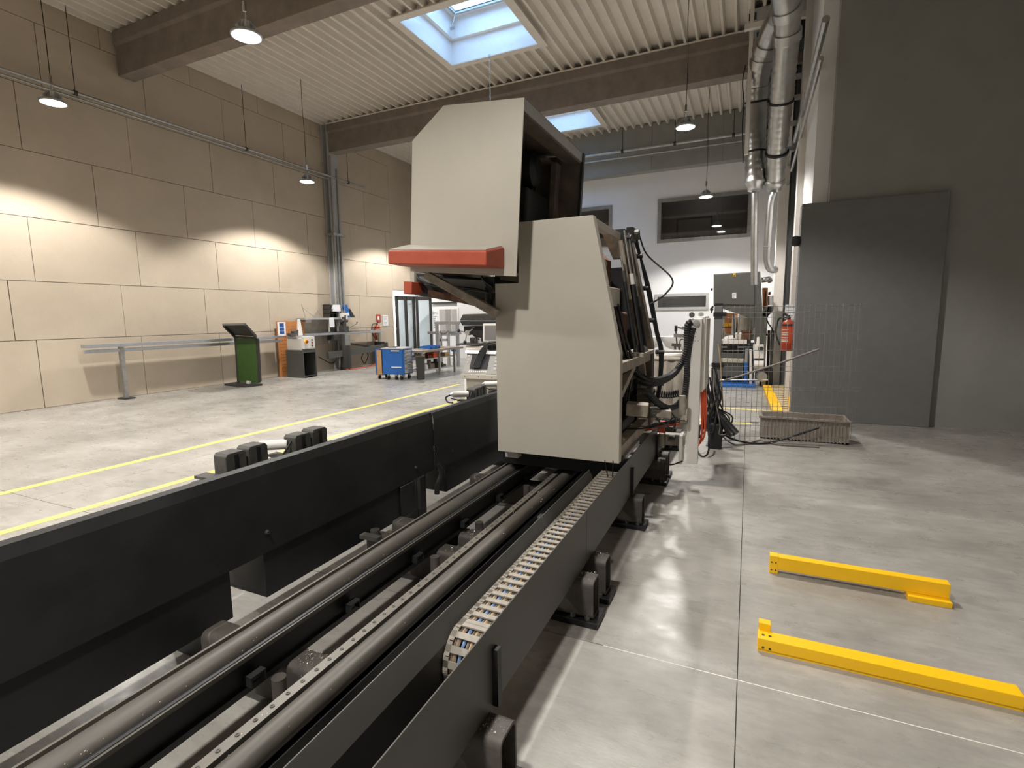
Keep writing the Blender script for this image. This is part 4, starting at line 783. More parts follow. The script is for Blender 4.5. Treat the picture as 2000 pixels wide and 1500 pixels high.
MB().lathe([(0, 0), (.12, 0), (.15, .05), (.1, .14), (0, .16)], (bt.x, bt.y, zt_-.03), n=10).build('head', 'blue_plastic', tr)
# ================================================================== left wall: green stand
gs = thing('green_stand', 'green steel stand with angled hood on a flat base by the left wall', 'stand', (-11.6, 9.05, 0))
G = lambda x, y, d=0.: ony(x, y, 9.05+d)
zz = .03
fq = [G(461, 661), G(499, 662), G(504, 748), G(466, 745)]
MB().prism(fq, (0, .03, 0)).build('front_plate', 'green_paint', gs, .003)
fq2 = [G(457, 656), G(461, 660), G(466, 748), G(463, 748)]; MB().prism(fq2, (0, .06, 0)).build('side_plate', 'dark_paint', gs, .003)
MB().prism([G(499, 660), G(503, 662), G(508, 745), G(504, 748)], (0, .05, 0)).build('side_plate', 'dark_paint', gs, .003)
MB().bar(G(458, 658), G(500, 660), .05, .06).build('cross_bar', 'dark_paint', gs)
hq = [G(437, 635, -.45), G(477, 634, -.45), G(499, 657), G(458, 655)]
MB().prism(hq, (0, .04, .03)).build('hood_plate', 'dark_paint', gs, .003)
MB().bar(G(436, 634, -.45), G(478, 633, -.45), .05, .05).build('hood_rim', 'grey_paint', gs); MB().bar(G(478, 634, -.45), G(500, 658), .04, .06).build('hood_rim', 'dark_paint', gs); MB().bar(G(437, 636, -.45), G(458, 657), .04, .06).build('hood_rim', 'dark_paint', gs)
b0, b1, b2, b3 = fl(438, 753), fl(480, 757), fl(513, 753), fl(470, 748)
MB().prism([Vector((p.x, p.y, .0)) for p in (b0, b1, b2, b3)], (0, 0, .05)).build('base_plate', 'dark_paint', gs, .006)
MB().bar(G(486, 744, -.05), G(486, 751, -.05), .12, .05).build('foot_bracket', 'pale', gs)
# perforated orange board with blue sign
YO = fl(556, 731).y; ob = thing('perforated_board', 'tall orange perforated board leaning behind the grey saw base', 'board', (XL+.1, YO, 0))
a, b = onx(541, 628, XL+.15), onx(595, 628, XL+.15); zt = a.z
MB().prism([(XL+.1, a.y, 0), (XL+.1, a.y+.62, 0), (XL+.1, a.y+.62, .78), (XL+.1, b.y, 1.05), (XL+.1, b.y, zt), (XL+.1, a.y, zt)], (.03, 0, 0)).build('panel', 'orange_board', ob, .003)
hl = MB()
for i in range(9):
    for j in range(14): hl.lathe([(0, 0), (.012, 0), (.012, .002), (0, .002)], (XL+.13, a.y+.1+i*.06, .15+j*.1), (1, 0, 0), 6)
stuff(hl.build('holes', 'ink', ob))
sg = thing('blue_sign', 'white sheet with blue printed symbols on the orange board', 'sign', (XL+.15, a.y+.2, 1.4))
B(XL+.132, XL+.138, a.y+.02, a.y+.3, zt-.42, zt-.02).build('sheet', 'paper', sg)
for zz_, h_ in ((.07, .1), (.2, .07), (.3, .06)): B(XL+.138, XL+.141, a.y+.08, a.y+.24, zt-zz_-h_, zt-zz_+.02).build('blue_symbol', 'blue_ink', sg)
# saw on grey base with long roller track
X0 = fl(595, 732); sw = thing('cutoff_saw', 'grey cut-off saw on dark open base with yellow emergency stop by the left wall', 'saw', (X0.x, X0.y, 0))
sa, sb, sc = [Vector((p_.x, p_.y, 0)) for p_ in (fl(561, 730, .1), fl(594, 732, .1), fl(620, 728, .1))]; n_ = (sc-sb); d_ = (sa-sb)
def sp(s_, t_, z): return sb+d_*s_+n_*t_+Vector((0, 0, z))
zt = .93
def quadbox(s0, s1, t0_, t1_, za, zb_, nm, mt, par=None, bev=.006): return MB().hexa([sp(s0, t0_, za), sp(s1, t0_, za), sp(s1, t1_, za), sp(s0, t1_, za)], [sp(s0, t0_, zb_), sp(s1, t0_, zb_), sp(s1, t1_, zb_), sp(s0, t1_, zb_)]).build(nm, mt, par or sw, bev)
quadbox(0, 1, 0, .06, 0, zt-.2, 'base_side', 'charcoal'); quadbox(0, 1, .94, 1, 0, zt-.2, 'base_side', 'charcoal'); quadbox(.9, 1, .06, .94, 0, zt-.2, 'base_back', 'charcoal'); quadbox(0, 1, .0, 1., zt-.22, zt-.14, 'base_top', 'charcoal'); quadbox(0, .9, .06, .94, .03, .05, 'base_floor', 'dark_paint')
quadbox(.1, .95, .08, .95, zt-.14, zt+.2, 'saw_body', 'pale', None, .01)
fpn = quadbox(-.02, .1, .1, .92, zt-.1, zt+.24, 'control_panel', 'white_paint', None, .004)
p = sp(-.03, .25, zt+.1); q_ = (d_*-1).normalized(); MB().cyl(p, p+q_*.03, .06).build('stop_plate', 'yellow', fpn); MB().cyl(p+q_*.03, p+q_*.07, .035).build('stop_button', 'red', fpn)
for k in range(3): B(*[w_ for c in zip(sp(-.03, .7, zt-.02+.08*k)-Vector((.02, .02, .02)), sp(-.03, .7, zt-.02+.08*k)+Vector((.02, .02, .02))) for w_ in c]).build('button', ('ink', 'red', 'ink')[k], fpn)
quadbox(.3, .9, .0, 1, zt+.2, zt+.26, 'saw_table', 'alu')
MB().prism([sp(.5, .4, zt+.26), sp(.5, .75, zt+.26), sp(.5, .62, zt+.72), sp(.5, .5, zt+.74)], d_*.12).build('saw_head', 'white_paint', sw, .02)
MB().bar(sp(.6, .1, zt+.35), sp(.6, .6, zt+.4), .12, .1).build('saw_arm', 'cast', sw, .01); quadbox(.5, .7, -.15, .2, zt+.26, zt+.34, 'vise', 'cast')
zt2 = 1.18
rt_ = thing('roller_track', 'long grey aluminium length-stop track running past the saw along the left wall', 'track', (-12, 12, 0))
p0, p1 = onx(438, 674, -12.1), onx(742, 657, -12.1)
for z_, w_, nm, y0_, y1_ in ((1.17, .2, 'track_profile', p0.y-3, sb.y-.03), (1.19, .26, 'track_profile', sb.y+.75, 15.12), (1.06, .06, 'support_tube', p0.y-3, sb.y)): MB().bar((-12.2, y0_, z_), (-12.2, y1_, z_), w_, .07).build(nm, 'alu', rt_, .004)
for k in range(9): MB().cyl((-12.32, 12.6+k*.3, 1.235), (-12.08, 12.6+k*.3, 1.235), .022, n=8).build('roller', 'chrome', rt_)
B(-12.27, -12.0, 12.55, 12.85, .98, 1.16).build('stop_carriage', 'dark_paint', rt_, .01)
for y_ in (15.0, 6.5): MB().bar((-12.2, y_, 0), (-12.2, y_, 1.15), .08, .08).build('leg', 'galv', rt_); B(-12.35, -12.05, y_-.1, y_+.1, .75 if y_ > 10 else 0, .82 if y_ > 10 else .03).build('foot_plate', 'dark_paint', rt_)
B(-12.35, -12.05, 14.9, 15.3, 0, .78).build('track_stand', 'dark_paint', rt_, .01)
# second machine post with milling head
ms = thing('notching_machine', 'dark cylindrical pedestal machine with metal head under the wall shelf', 'machine', (-12.0, 13.1, 0))
c = fl(657, 720); cx, cy = -12.02, c.y-.1
MB().lathe([(0, 0), (.17, 0), (.17, .75), (.15, .8), (0, .8)], (cx, cy, 0), n=20).build('pedestal', 'dark_paint', ms, smooth=True)
MB().box(cx-.1, cx+.1, cy-.1, cy+.14, .8, 1.15).build('neck', 'galv', ms, .01)
MB().box(cx-.12, cx+.1, cy-.12, cy+.1, 1.24, 1.42).cyl((cx, cy, 1.42), (cx, cy, 1.72), .07).cyl((cx, cy-.14, 1.6), (cx, cy+.14, 1.6), .06).build('head', 'cast', ms, .006)
MB().cyl((cx, cy+.1, 1.3), (cx+.1, cy+.5, 1.5), .012).build('lever', 'chrome', ms); MB().lathe([(0, -.03), (.03, 0), (0, .03)], (cx+.1, cy+.5, 1.53), n=10).build('knob', 'rubber', ms)
MB().bar((cx, cy-.8, .52), (cx, cy+1.9, .62), .1, .2).build('conveyor_beam', 'charcoal', ms); MB().bar((cx, cy+.1, .86), (cx, cy+1.3, .66), .05, .05).build('belt_arm', 'black_steel', ms)
# shelf on the wall with binders
ys0, ys1 = onx(588, 621, -12.3).y, onx(660, 621, -12.3).y; zs = onx(588, 621, -12.3).z
sh = thing('binder_shelf', 'grey steel wall shelf with back plate above the saw', 'shelf', (XL+.2, ys0, zs))
B(XL+.01, XL+.36, ys0, ys1, zs-.06, zs).build('shelf_board', 'light_grey', sh, .004); B(XL+.005, XL+.03, ys0+.25, ys1-.3, zs-.85, zs-.06).build('back_plate', 'tarp', sh)
MB().bar((XL+.1, ys1-.35, zs-.8), (XL+.3, ys1-.5, zs-.08), .04, .04).build('bracket', 'pale', sh)
tag(B(XL+.36, XL+.363, ys0+.98, ys0+1.2, zs-.3, zs+.0).build('hanging_note', 'paper'), 'white note sheet hanging from the edge of the wall shelf', 'paper')
od = thing('letter_tray', 'dark wire letter tray with white papers on the wall shelf', 'tray', (XL+.2, ys0+1.2, zs))
y0_ = ys0+1.05
for z_ in (.0, .13, .26, .4): B(XL+.05, XL+.33, y0_, y0_+.5, zs+z_, zs+z_+.012).build('tier', 'dark_paint', od)
for dy in (0, .49): B(XL+.05, XL+.33, y0_+dy, y0_+dy+.012, zs, zs+.42).build('side', 'dark_paint', od)
B(XL+.1, XL+.345, y0_+.15, y0_+.48, zs+.2, zs+.41).build('papers', 'paper', od)
bd = thing('ring_binder', 'blue ring binder leaning on the wall shelf', 'binder', (XL+.2, y0_+.7, zs))
MB().prism([(XL+.05, y0_+.56, zs+.42), (XL+.05, y0_+.82, zs+.42), (XL+.05, y0_+.95, zs), (XL+.05, y0_+.8, zs)], (.28, 0, 0)).build('cover', 'blue_paint', bd, .004); B(XL+.33, XL+.335, y0_+.8, y0_+.88, zs+.06, zs+.16).build('spine_label', 'paper', bd)
tag(MB().prism([(XL+.06, y0_+.92, zs+.28), (XL+.06, y0_+.96, zs+.3), (XL+.06, y0_+1.2, zs), (XL+.06, y0_+1.0, zs)], (.25, 0, 0)).build('folder', 'dark_paint', None, .004), 'black folder slumped beside the blue binder on the shelf', 'folder')
mr = thing('wire_holder', 'thin wire rods standing on the left end of the wall shelf', 'rods', (XL+.2, ys0+.1, zs))
for dy, ex, h_ in ((.05, .12, .42), (.1, .5, .3), (.3, .55, .2), (.65, .8, .25)): MB().cyl((XL+.2, ys0+dy, zs+h_), (XL+.25, ys0+ex, zs), .008, n=6).build('rod', 'galv', mr)
tag(B(XL+.01, XL+.1, onx(598, 634, XL).y-.1, onx(598, 634, XL).y+.12, 1.55, 1.68).build('socket_box', 'pale', None, .01), 'small pale socket box on the wall behind the saw', 'socket')
sb_ = thing('switch_box', 'pale electrical switch box on the steel column', 'switch box', (XL+.4, 13.2, 1.6))
B(XL+.28, XL+.42, 13.05, 13.3, 1.62, 1.85).build('case', 'white_paint', sb_, .008); MB().cyl((XL+.42, 13.18, 1.75), (XL+.44, 13.18, 1.75), .03).build('rotary_switch', 'ink', sb_); MB().lathe([(.05, 0), (.07, .04), (.05, .08), (0, .08)], (XL+.35, 13.15, 1.5), n=12).build('plug', 'dark_paint', sb_)
for P_, mt, lb in (([(-12.2, 14.0, .3), (-12.2, 14.2, .55), (-12.2, 14.35, .35), (-12.2, 14.15, .1), (-12.2, 14.0, .28)], 'rubber', 'small black cable loop hanging under the track'), ([(-12.2, 14.75, .35), (-12.2, 15.0, .65), (-12.2, 15.3, .4), (-12.2, 15.0, .15), (-12.2, 14.76, .33)], 'rubber', 'larger grey cable loop hanging under the track near the cart'), ([(-11.9, 12.9, .02), (-11.8, 13.4, .02), (-11.9, 14.2, .02), (-12.2, 14.9, .12)], 'orange_cable', 'orange cable lying on the floor at the foot of the left wall'), ([(-12.1, 11.95, .5), (-12.15, 12.5, .25), (-12.2, 12.8, .35), (-12.15, 12.75, .6)], 'rubber', 'black cable hanging beside the grey saw base')):
    tag(MB().tube(spline(P_), .016, 6).build('hanging_cable' if 'floor' not in lb else 'floor_cable', mt, None, 0, True), lb, 'cable')
def extinguisher(c, r, h_, label, ax):
    t = thing('fire_extinguisher', label, 'fire extinguisher', tuple(c)); n_ = Vector(ax)
    MB().lathe([(0, 0), (r*.92, 0), (r, .03), (r, h_*.74), (r*.8, h_*.82), (r*.35, h_*.87), (r*.35, h_*.9), (0, h_*.9)], c, n=22).build('cylinder', 'red', t, smooth=True)
    MB().cyl(c+Vector((0, 0, h_*.88)), c+Vector((0, 0, h_*.96)), r*.3).bar(c+Vector((0, 0, h_*.96)), c+Vector((0, 0, h_*.97))+n_*r*1.4+Vector((0, 0, .03)), .03, .02).build('valve', 'black_steel', t)
    MB().bar(c+Vector((0, 0, h_*.98)), c+n_*r*1.5+Vector((0, 0, h_*1.06)), .025, .012).build('lever', 'black_steel', t)
    s_ = n_.cross(Vector((0, 0, 1))); MB().tube(spline([c+Vector((0, 0, h_*.93)), c+s_*r*1.6+Vector((0, 0, h_*.9)), c+s_*r*2.0+Vector((0, 0, h_*.5)), c+s_*r*1.25+Vector((0, 0, h_*.15))]), .014, 6).build('hose', 'rubber', t, smooth=True)
    lm_ = MB(); a0 = math.atan2(n_.y, n_.x); k = len(lm_.v); P1 = []
    for i in range(9):
        an = a0-1.1+i*.275; P1 += [c+Vector((r*1.01*math.cos(an), r*1.01*math.sin(an), h_*.22)), c+Vector((r*1.01*math.cos(an), r*1.01*math.sin(an), h_*.66))]
    lm_.add(P1, [(2*i, 2*i+2, 2*i+3, 2*i+1) for i in range(8)]); lm_.build('label', 'orange_cable', t)
    for zz_ in (.58, .5, .44, .36, .3, .26):
        P2 = []
        for i in range(5): an = a0-.7+i*.3; P2 += [c+Vector((r*1.03*math.cos(an), r*1.03*math.sin(an), h_*zz_)), c+Vector((r*1.03*math.cos(an), r*1.03*math.sin(an), h_*(zz_+.028)))]
        MB().add(P2, [(2*i, 2*i+2, 2*i+3, 2*i+1) for i in range(4)]).build('label_text', 'pale', t)
    MB().lathe([(r*1.02, 0), (r*1.04, .0), (r*1.04, .03), (r*1.02, .03)], c+Vector((0, 0, h_*.7)), n=18).build('strap', 'dark_paint', t)
    return t
p = onx(737, 657, XL+.12); extinguisher(Vector((XL+.13, p.y, p.z-.12)), .1, .62, 'red fire extinguisher on the beige wall near the black glass door', (.8, -.6, 0))
p = onx(738, 622, XL); sgn = thing('extinguisher_sign', 'small red fire sign above the extinguisher on the beige wall', 'sign', (XL+.01, p.y, p.z)); B(XL+.005, XL+.02, p.y-.1, p.y+.14, p.z-.12, p.z+.15).build('plate', 'red', sgn); B(XL+.02, XL+.023, p.y-.04, p.y+.06, p.z-.05, p.z+.08).build('pictogram', 'paper', sgn)
p = onx(753, 626, XL); nn = thing('paper_notice', 'white printed sheet on the beige wall beside the extinguisher', 'notice', (XL, p.y, p.z)); B(XL+.005, XL+.012, p.y-.16, p.y+.14, p.z-.2, p.z+.2).build('sheet', 'paper', nn)
for k in range(6): B(XL+.012, XL+.014, p.y-.12, p.y+.1-.04*(k % 3), p.z+.14-k*.055, p.z+.155-k*.055).build('text_line', 'grey_panel', nn)
# ================================================================== right side: wire fence
F0, F1 = Vector((-.34, 6.85, 0)), Vector((1.25, 7.35, 0)); fd = (F1-F0).normalized(); FL = (F1-F0).length; FH = 1.75
fe = thing('wire_fence', 'grey welded wire mesh fence panel on a post behind the white cabinet', 'fence', tuple(F0))
mb = MB(); s_ = .06
while s_ < FL: mb.tube([F0+fd*s_+Vector((0, 0, .06)), F0+fd*s_+Vector((0, 0, FH))], .0026, 4); s_ += .062
for z in (.06, .12, .26, .3, .5, .7, .74, .94, 1.0, 1.2, 1.4, 1.6, 1.66, 1.73): mb.tube([F0+fd*.03+Vector((0, 0, z)), F1+Vector((0, 0, z))], .0032, 4)
stuff(mb.build('wire_mesh', 'galv', fe))
MB().box(F0.x-.05, F0.x+.045, F0.y-.04, F0.y+.05, 0, FH-.0).build('fence_post', 'grey_paint', fe, .006); B(F0.x-.045, F0.x+.045, F0.y-.038, F0.y+.048, FH, FH+.03).build('post_cap', 'black_steel', fe)
MB().box(F0.x-.09, F0.x+.09, F0.y-.09, F0.y+.09, 0, .012).build('post_foot', 'grey_paint', fe)
for z in (.3, 1.0, 1.62): MB().box(F0.x-.06, F0.x+.09, F0.y-.055, F0.y-.04, z, z+.05).build('clip', 'black_steel', fe)
# black hoses tangled at the post, cables to the right
def cable(nm, P_, r, mt, lb, cat='cable', gr=None):
    return tag(MB().tube(spline(P_), r, 7).build(nm, mt, None, 0, True), lb, cat, gr)
tl = thing('cable_bundle', 'tangle of black and grey cables and hoses hung at the fence post foot', 'cables', (F0.x, 6.7, .4))
random.seed(3)
for k in range(16):
    x = F0.x-.06+random.uniform(-.06, .09); y = 6.72+random.uniform(-.06, .05); z0 = random.uniform(.7, 1.2); dx = random.uniform(-.1, .14); 
    MB().tube(spline([(x-.02, y, z0), (x+random.uniform(-.03, .05), y-.02, z0*.7), (x+dx, y-.05, random.uniform(.3, .45)), (x+dx*.6+.03, y-.06, random.uniform(.1, .22)), (x+dx+.1, y-.03, random.uniform(.2, .4)), (x+.02, y, .5)]), random.choice((.007, .009, .012)), 6).build('cable', random.choice(('rubber', 'rubber', 'hose', 'cable_grey', 'rubber')), tl, smooth=True)
for k in range(2): MB().tube(spline([(F0.x-.0, 6.7, .5-.05*k), (F0.x+.08+.02*k, 6.66, .38), (F0.x+.18+.03*k, 6.62, .24+.03*k), (F0.x+.22+.04*k, 6.6, .2+.02*k)]), .042, 10).build('black_hose', 'hose', tl, smooth=True)
MB().box(F0.x-.06, F0.x+.1, 6.62, 6.78, 0, .32).build('cable_box', 'black_steel', tl, .02)
MB().tube(spline([(F0.x-.07, 6.4, .5), (F0.x-.02, 6.3, .25), (F0.x-.03, 6.2, .05), (F0.x-.1, 6.2, .012), (F0.x-.15, 6.25, .1), (F0.x-.13, 6.35, .35)]), .011, 6).build('hanging_loop', 'rubber', tl, smooth=True)
Yf = 6.95
cable('floor_cable', [fl(1405, 838, .2), fl(1425, 855, .1), fl(1462, 865, .02), fl(1490, 866, .012), fl(1515, 862, .03), fl(1545, 853, .1), fl(1600, 835, .25)], .014, 'rubber', 'thick black cable sagging along the foot of the wire fence')
cable('floor_cable', [fl(1403, 838, .15), fl(1415, 855, .06), fl(1435, 868, .013), fl(1462, 866, .013), fl(1485, 860, .013), fl(1520, 868, .013), fl(1600, 873, .013)], .012, 'cable_grey', 'pale grey cable curving over the floor under the wire fence')
cable('air_line', [ony(1403, 672, 6.8), ony(1407, 705, 6.8), ony(1410, 760, 6.8), ony(1411, 800, 6.8), ony(1403, 828, 6.8)], .009, 'cable_sand', 'thin beige air line hanging beside the fence post', 'hose')
cable('air_line', [ony(1402, 746, 6.75), ony(1440, 736, 6.78), ony(1490, 720, 6.8), ony(1530, 707, 6.85), ony(1600, 682, 6.9)], .012, 'cable_grey', 'straight grey hose slanting up across the wire fence', 'hose')
# concrete-coloured trough behind the fence
tb = thing('metal_trough', 'brown ribbed open trough on the floor behind the wire fence', 'trough', (.5, 7.6, 0))
xa, xb, ya, yb, zt = .2, 1.2, 7.45, 7.85, .3
m_ = MB(); m_.box(xa, xb, ya, ya+.02, 0, zt).box(xa, xb, yb-.02, yb, 0, zt).box(xa, xa+.02, ya+.02, yb-.02, 0, zt).box(xb-.02, xb, ya+.02, yb-.02, 0, zt).box(xa, xb, ya, yb, 0, .02); m_.build('trough_walls', 'planter', tb)
m_ = MB().box(xa-.025, xb+.02, ya-.025, ya, zt-.02, zt+.005).box(xa-.025, xb, yb, yb+.025, zt-.02, zt+.005).box(xa-.025, xa, ya, yb, zt-.02, zt+.005); m_.build('rim', 'planter', tb)
r0 = B(xa+.03, xa+.045, ya-.008, ya, .01, zt-.03).build('rib', 'planter', tb)
for k in range(1, 24): piece(r0, (k*.04, 0, 0), tb)
B(xa-.12, xa-.025, ya-.02, ya+.06, .2, .215).build('bracket', 'galv', tb)
# yellow step grate
yg = thing('yellow_grate', 'yellow slatted step grate lying on the floor behind the fence', 'grate', (.6, 11, 0))
g0, g1, g2, g3 = fl(1519, 811), fl(1497, 757), fl(1541, 755), fl(1541, 811)
for a, b, w in ((g0, g1, .16), (g3, g2, .04)): MB().bar(a+Vector((0, 0, .05)), b+Vector((0, 0, .03)), w, .06).build('side_rail', 'yellow', yg, .004)
for k in range(15): t = k/14; MB().bar(g0.lerp(g1, t)+Vector((0, 0, .035)), g3.lerp(g2, t)+Vector((0, 0, .035)), .08, .012).build('slat', 'grate_slat', yg)
# ================================================================== grey bandsaw at the back
bs = thing('band_saw', 'large charcoal grey vertical bandsaw with table by the right rear wall', 'bandsaw', (-.2, 13, 0)); Ys = 12.9
s_ = lambda x, y, d=0.: ony(x, y, Ys+d)
MB().prism([s_(1393.5, 535), s_(1474, 530.5), s_(1474, 640), s_(1469, 640), s_(1469, 622), s_(1393.5, 597)], (0, .7, 0)).build('saw_frame', 'charcoal', bs, .012)
MB().prism([s_(1474.6, 530.5), s_(1485, 530, .0), s_(1489, 600), s_(1492, 680), s_(1494, 745), s_(1474.6, 745)], (0, .68, 0)).build('side_column', 'charcoal', bs, .012)
MB().prism([s_(1395, 536.5, -.02), s_(1473, 532, -.02), s_(1473, 596, -.02), s_(1395, 594, -.02)], (0, .02, 0)).build('wheel_door', 'charcoal', bs, .006)
st = [s_(1431.5, 534, -.03), s_(1436.5, 534, -.03), s_(1436.5, 541, -.03), s_(1431.5, 541, -.03)]; MB().prism(st, (0, .008, 0)).build('warning_sticker', 'yellow', bs)
a = s_(1434, 536, -.033); MB().prism([a+Vector((-.025, 0, -.05)), a+Vector((.025, 0, -.05)), a+Vector((0, 0, .01))], (0, .002, 0)).build('warning_mark', 'ink', bs)
lbp = MB().prism([s_(1430, 572, -.03), s_(1438, 571.5, -.03), s_(1438, 583, -.03), s_(1430, 583, -.03)], (0, .008, 0)).build('rating_plate', 'paper', bs)
for k in range(4): a = s_(1434, 574+k*2.3, -.034); MB().box(a.x-.035, a.x+.035-.01*k, a.y, a.y+.002, a.z-.006, a.z+.006).build('text_line', 'grey_panel', bs)
MB().cyl(s_(1392, 565), s_(1388, 565), .03).build('door_knob', 'dark_paint', bs)
MB().prism([s_(1400, 665), s_(1459, 664), s_(1459, 672), s_(1400, 672)], (0, .7, 0)).build('saw_table', 'pale', bs, .006)
MB().prism([s_(1400, 672.5), s_(1474, 672), s_(1474, 675), s_(1400, 675)], (0, .68, 0)).build('table_support', 'black_steel', bs)
for a, b in ((1403, 1420), (1440, 1474)): MB().cyl(s_(a, 677, .1), s_(b, 677, .1), .035).build('fence_tube', 'alu', bs)
MB().cyl(s_(1433, 612), s_(1434, 660), .02).build('blade_guide', 'dark_paint', bs)
B(s_(1400, 700).x, s_(1474, 700).x, Ys+.1, Ys+.66, .05, .95).build('lower_body', 'black_steel', bs, .02)
B(s_(1403, 700).x, s_(1453, 700).x, Ys-.02, Ys+.1, .2, .75).build('lower_door', 'charcoal', bs, .01)
p = s_(1429, 703); MB().box(s_(1405, 703).x, s_(1453, 703).x, Ys-.06, Ys+.1, p.z-.06, p.z+.04).build('chip_shelf', 'chips', bs, .01)
for x in (1403.5, 1457):
    a, b = s_(x, 708, -.15), s_(x, 748, -.15); MB().box(a.x-.03, a.x+.03, a.y-.03, a.y+.03, .08, a.z).build('blue_leg', 'blue_paint', bs, .004); MB().box(a.x-.028, a.x+.028, a.y-.028, a.y+.028, a.z, s_(x, 680).z).build('grey_post', 'alu', bs, .004)
B(s_(1400, 750).x-.05, s_(1475, 750).x, Ys-.4, Ys+.72, 0, .07).build('base_plate', 'blue_paint', bs, .01)
MB().cyl(s_(1466, 682, -.1), s_(1466, 752, -.1), .028).build('white_tube', 'white_paint', bs, smooth=True); MB().cyl(s_(1405, 742, -.2), s_(1500, 742, -.2), .02).build('floor_tube', 'alu', bs)
MB().prism([s_(1471, 673, -.05), s_(1492, 673, -.05), s_(1492, 700, -.05), s_(1471, 700, -.05)], (0, .25, 0)).build('switch_cabinet', 'white_paint', bs, .01)
MB().lathe([(0, 0), (.05, 0), (.045, .03), (0, .03)], s_(1487, 681, -.05), (0, -1, 0), 16).build('dial', 'dark_paint', bs); MB().prism([s_(1480, 677, -.06), s_(1481.5, 677, -.06), s_(1481.5, 684, -.06), s_(1480, 684, -.06)], (0, .01, 0)).build('handle', 'grey_paint', bs)
MB().cyl(s_(1473, 713, -.05)+Vector((0, 0, 0)), s_(1492, 713, -.05), .1).build('motor', 'pale', bs, smooth=True); MB().lathe([(.07, 0), (.11, 0), (.11, .12), (.07, .12)], s_(1485, 735, -.1), (.3, -1, 0), 18).build('fan_ring', 'galv', bs)
spb = thing('spray_bottle', 'white spray bottle standing on the white switch cabinet of the bandsaw', 'bottle', tuple(s_(1480, 673, .05)))
c = s_(1480, 673, .05); MB().lathe([(0, 0), (.055, 0), (.06, .02), (.058, .16), (.03, .24), (.018, .27), (.018, .3), (0, .3)], c, n=16).build('bottle', 'white_paint', spb, smooth=True); MB().bar(c+Vector((-.06, 0, .33)), c+Vector((.05, 0, .34)), .03, .045).bar(c+Vector((.03, 0, .32)), c+Vector((.06, 0, .26)), .015, .02).build('trigger_head', 'white_paint', spb, .004)
ib = thing('tool_board', 'orange perforated tool board behind the bandsaw table', 'board', tuple(s_(1426, 660, 1.0)))
MB().prism([s_(1413, 612, 1.), s_(1441, 612, 1.), s_(1441, 664, 1.), s_(1413, 664, 1.)], (0, .03, 0)).build('panel', 'orange_board', ib); a = s_(1427, 640, .99); MB().box(a.x-.2, a.x+.2, a.y, a.y+.004, a.z-.01, a.z+.01).build('seam', 'rust', ib)
for k in range(2): a = s_(1418+8*k, 634, .985); B(a.x-.05, a.x+.05, a.y, a.y+.01, a.z-.04, a.z+.04).build('tag', 'yellow', ib)
wp = thing('white_tank', 'white cylindrical tank behind the bandsaw table', 'tank', tuple(s_(1455, 664, .9)))
c = s_(1456, 664, .9); MB().lathe([(0, 0), (.2, 0), (.2, .6), (.17, .66), (.06, .7), (0, .7)], Vector((c.x, c.y, c.z)), n=20).build('tank', 'pale', wp, smooth=True); B(c.x-.12, c.x+.12, c.y-.1, c.y+.1, c.z-1.0, c.z).build('tank_stand', 'dark_paint', wp); B(c.x-.32, c.x-.22, c.y-.1, c.y+.1, c.z, c.z+.6).build('white_column', 'white_paint', wp, .01)
wpx = s_(1407, 620, 1.); tag(B(wpx.x-.07, wpx.x+.12, wpx.y, wpx.y+.05, 0, wpx.z+.1).build('white_post', 'white_paint', None, .01), 'white upright post behind the left end of the bandsaw table', 'post')
for k, (x, w, h_, mt, lb) in enumerate(((1428, .32, .08, 'pale', 'cream rag lying on the bandsaw table'), (1443, .2, .16, 'pale', 'round cream jar on the bandsaw table'), (1416, .1, .16, 'brown_frame', 'brown jar at the left end of the bandsaw table'), (1457, .2, .2, 'rust', 'rust coloured box at the right end of the bandsaw table'))):
    c = s_(x, 664, .25); zb = s_(1430, 664).z+.01
    if k == 0: tag(MB().loft([[(c.x+rr*math.cos(i*.524)*1.4, c.y+rr*math.sin(i*.524), zb+hh+.012*math.sin(i*2.1)) for i in range(12)] for rr, hh in ((.13, .0), (.12, .04), (.07, .07), (.02, .08))]).build('rag', mt, None, 0, True), lb, 'rag')
    elif k in (1, 2): tag(MB().lathe([(0, 0), (w/2*.8, 0), (w/2, h_*.3), (w/2, h_*.75), (w/3, h_*.95), (0, h_)], (c.x, c.y, zb), n=16).build('jar', mt, None, 0, True), lb, 'jar')
    else: tag(MB().box(c.x-w/2, c.x+w/2, c.y-w/2, c.y+w/2, zb, zb+h_*.8).box(c.x-w/2-.008, c.x+w/2+.008, c.y-w/2-.008, c.y+w/2+.008, zb+h_*.8, zb+h_).build('box', mt, None, .005), lb, 'box')
# orange cabinet and grey pipes right of the bandsaw
oc = thing('orange_cabinet', 'narrow orange cabinet fixed beside the upper bandsaw housing', 'cabinet', tuple(ony(1497, 600, 13.4)))
MB().prism([ony(1489, 562, 13.4), ony(1500, 562, 13.4), ony(1499, 602, 13.4), ony(1490, 602, 13.4)], (0, .3, 0)).build('body', 'orange_board', oc, .01); a = ony(1495.5, 572, 13.39); B(a.x-.012, a.x+.012, a.y, a.y+.01, a.z-.35, a.z+.05).build('slot', 'rust', oc); MB().cyl(ony(1500.5, 573, 13.5), ony(1505, 573, 13.5), .035).build('knob', 'rust', oc)
B(ony(1490, 602, 13.5).x, ony(1500, 602, 13.5).x, 13.4, 13.7, 0, ony(1490, 602, 13.4).z).build('cabinet_post', 'galv', oc)
mp = thing('suction_motor', 'grey suction motor with black elbow right of the orange cabinet', 'motor', tuple(ony(1505, 590, 13.2)))
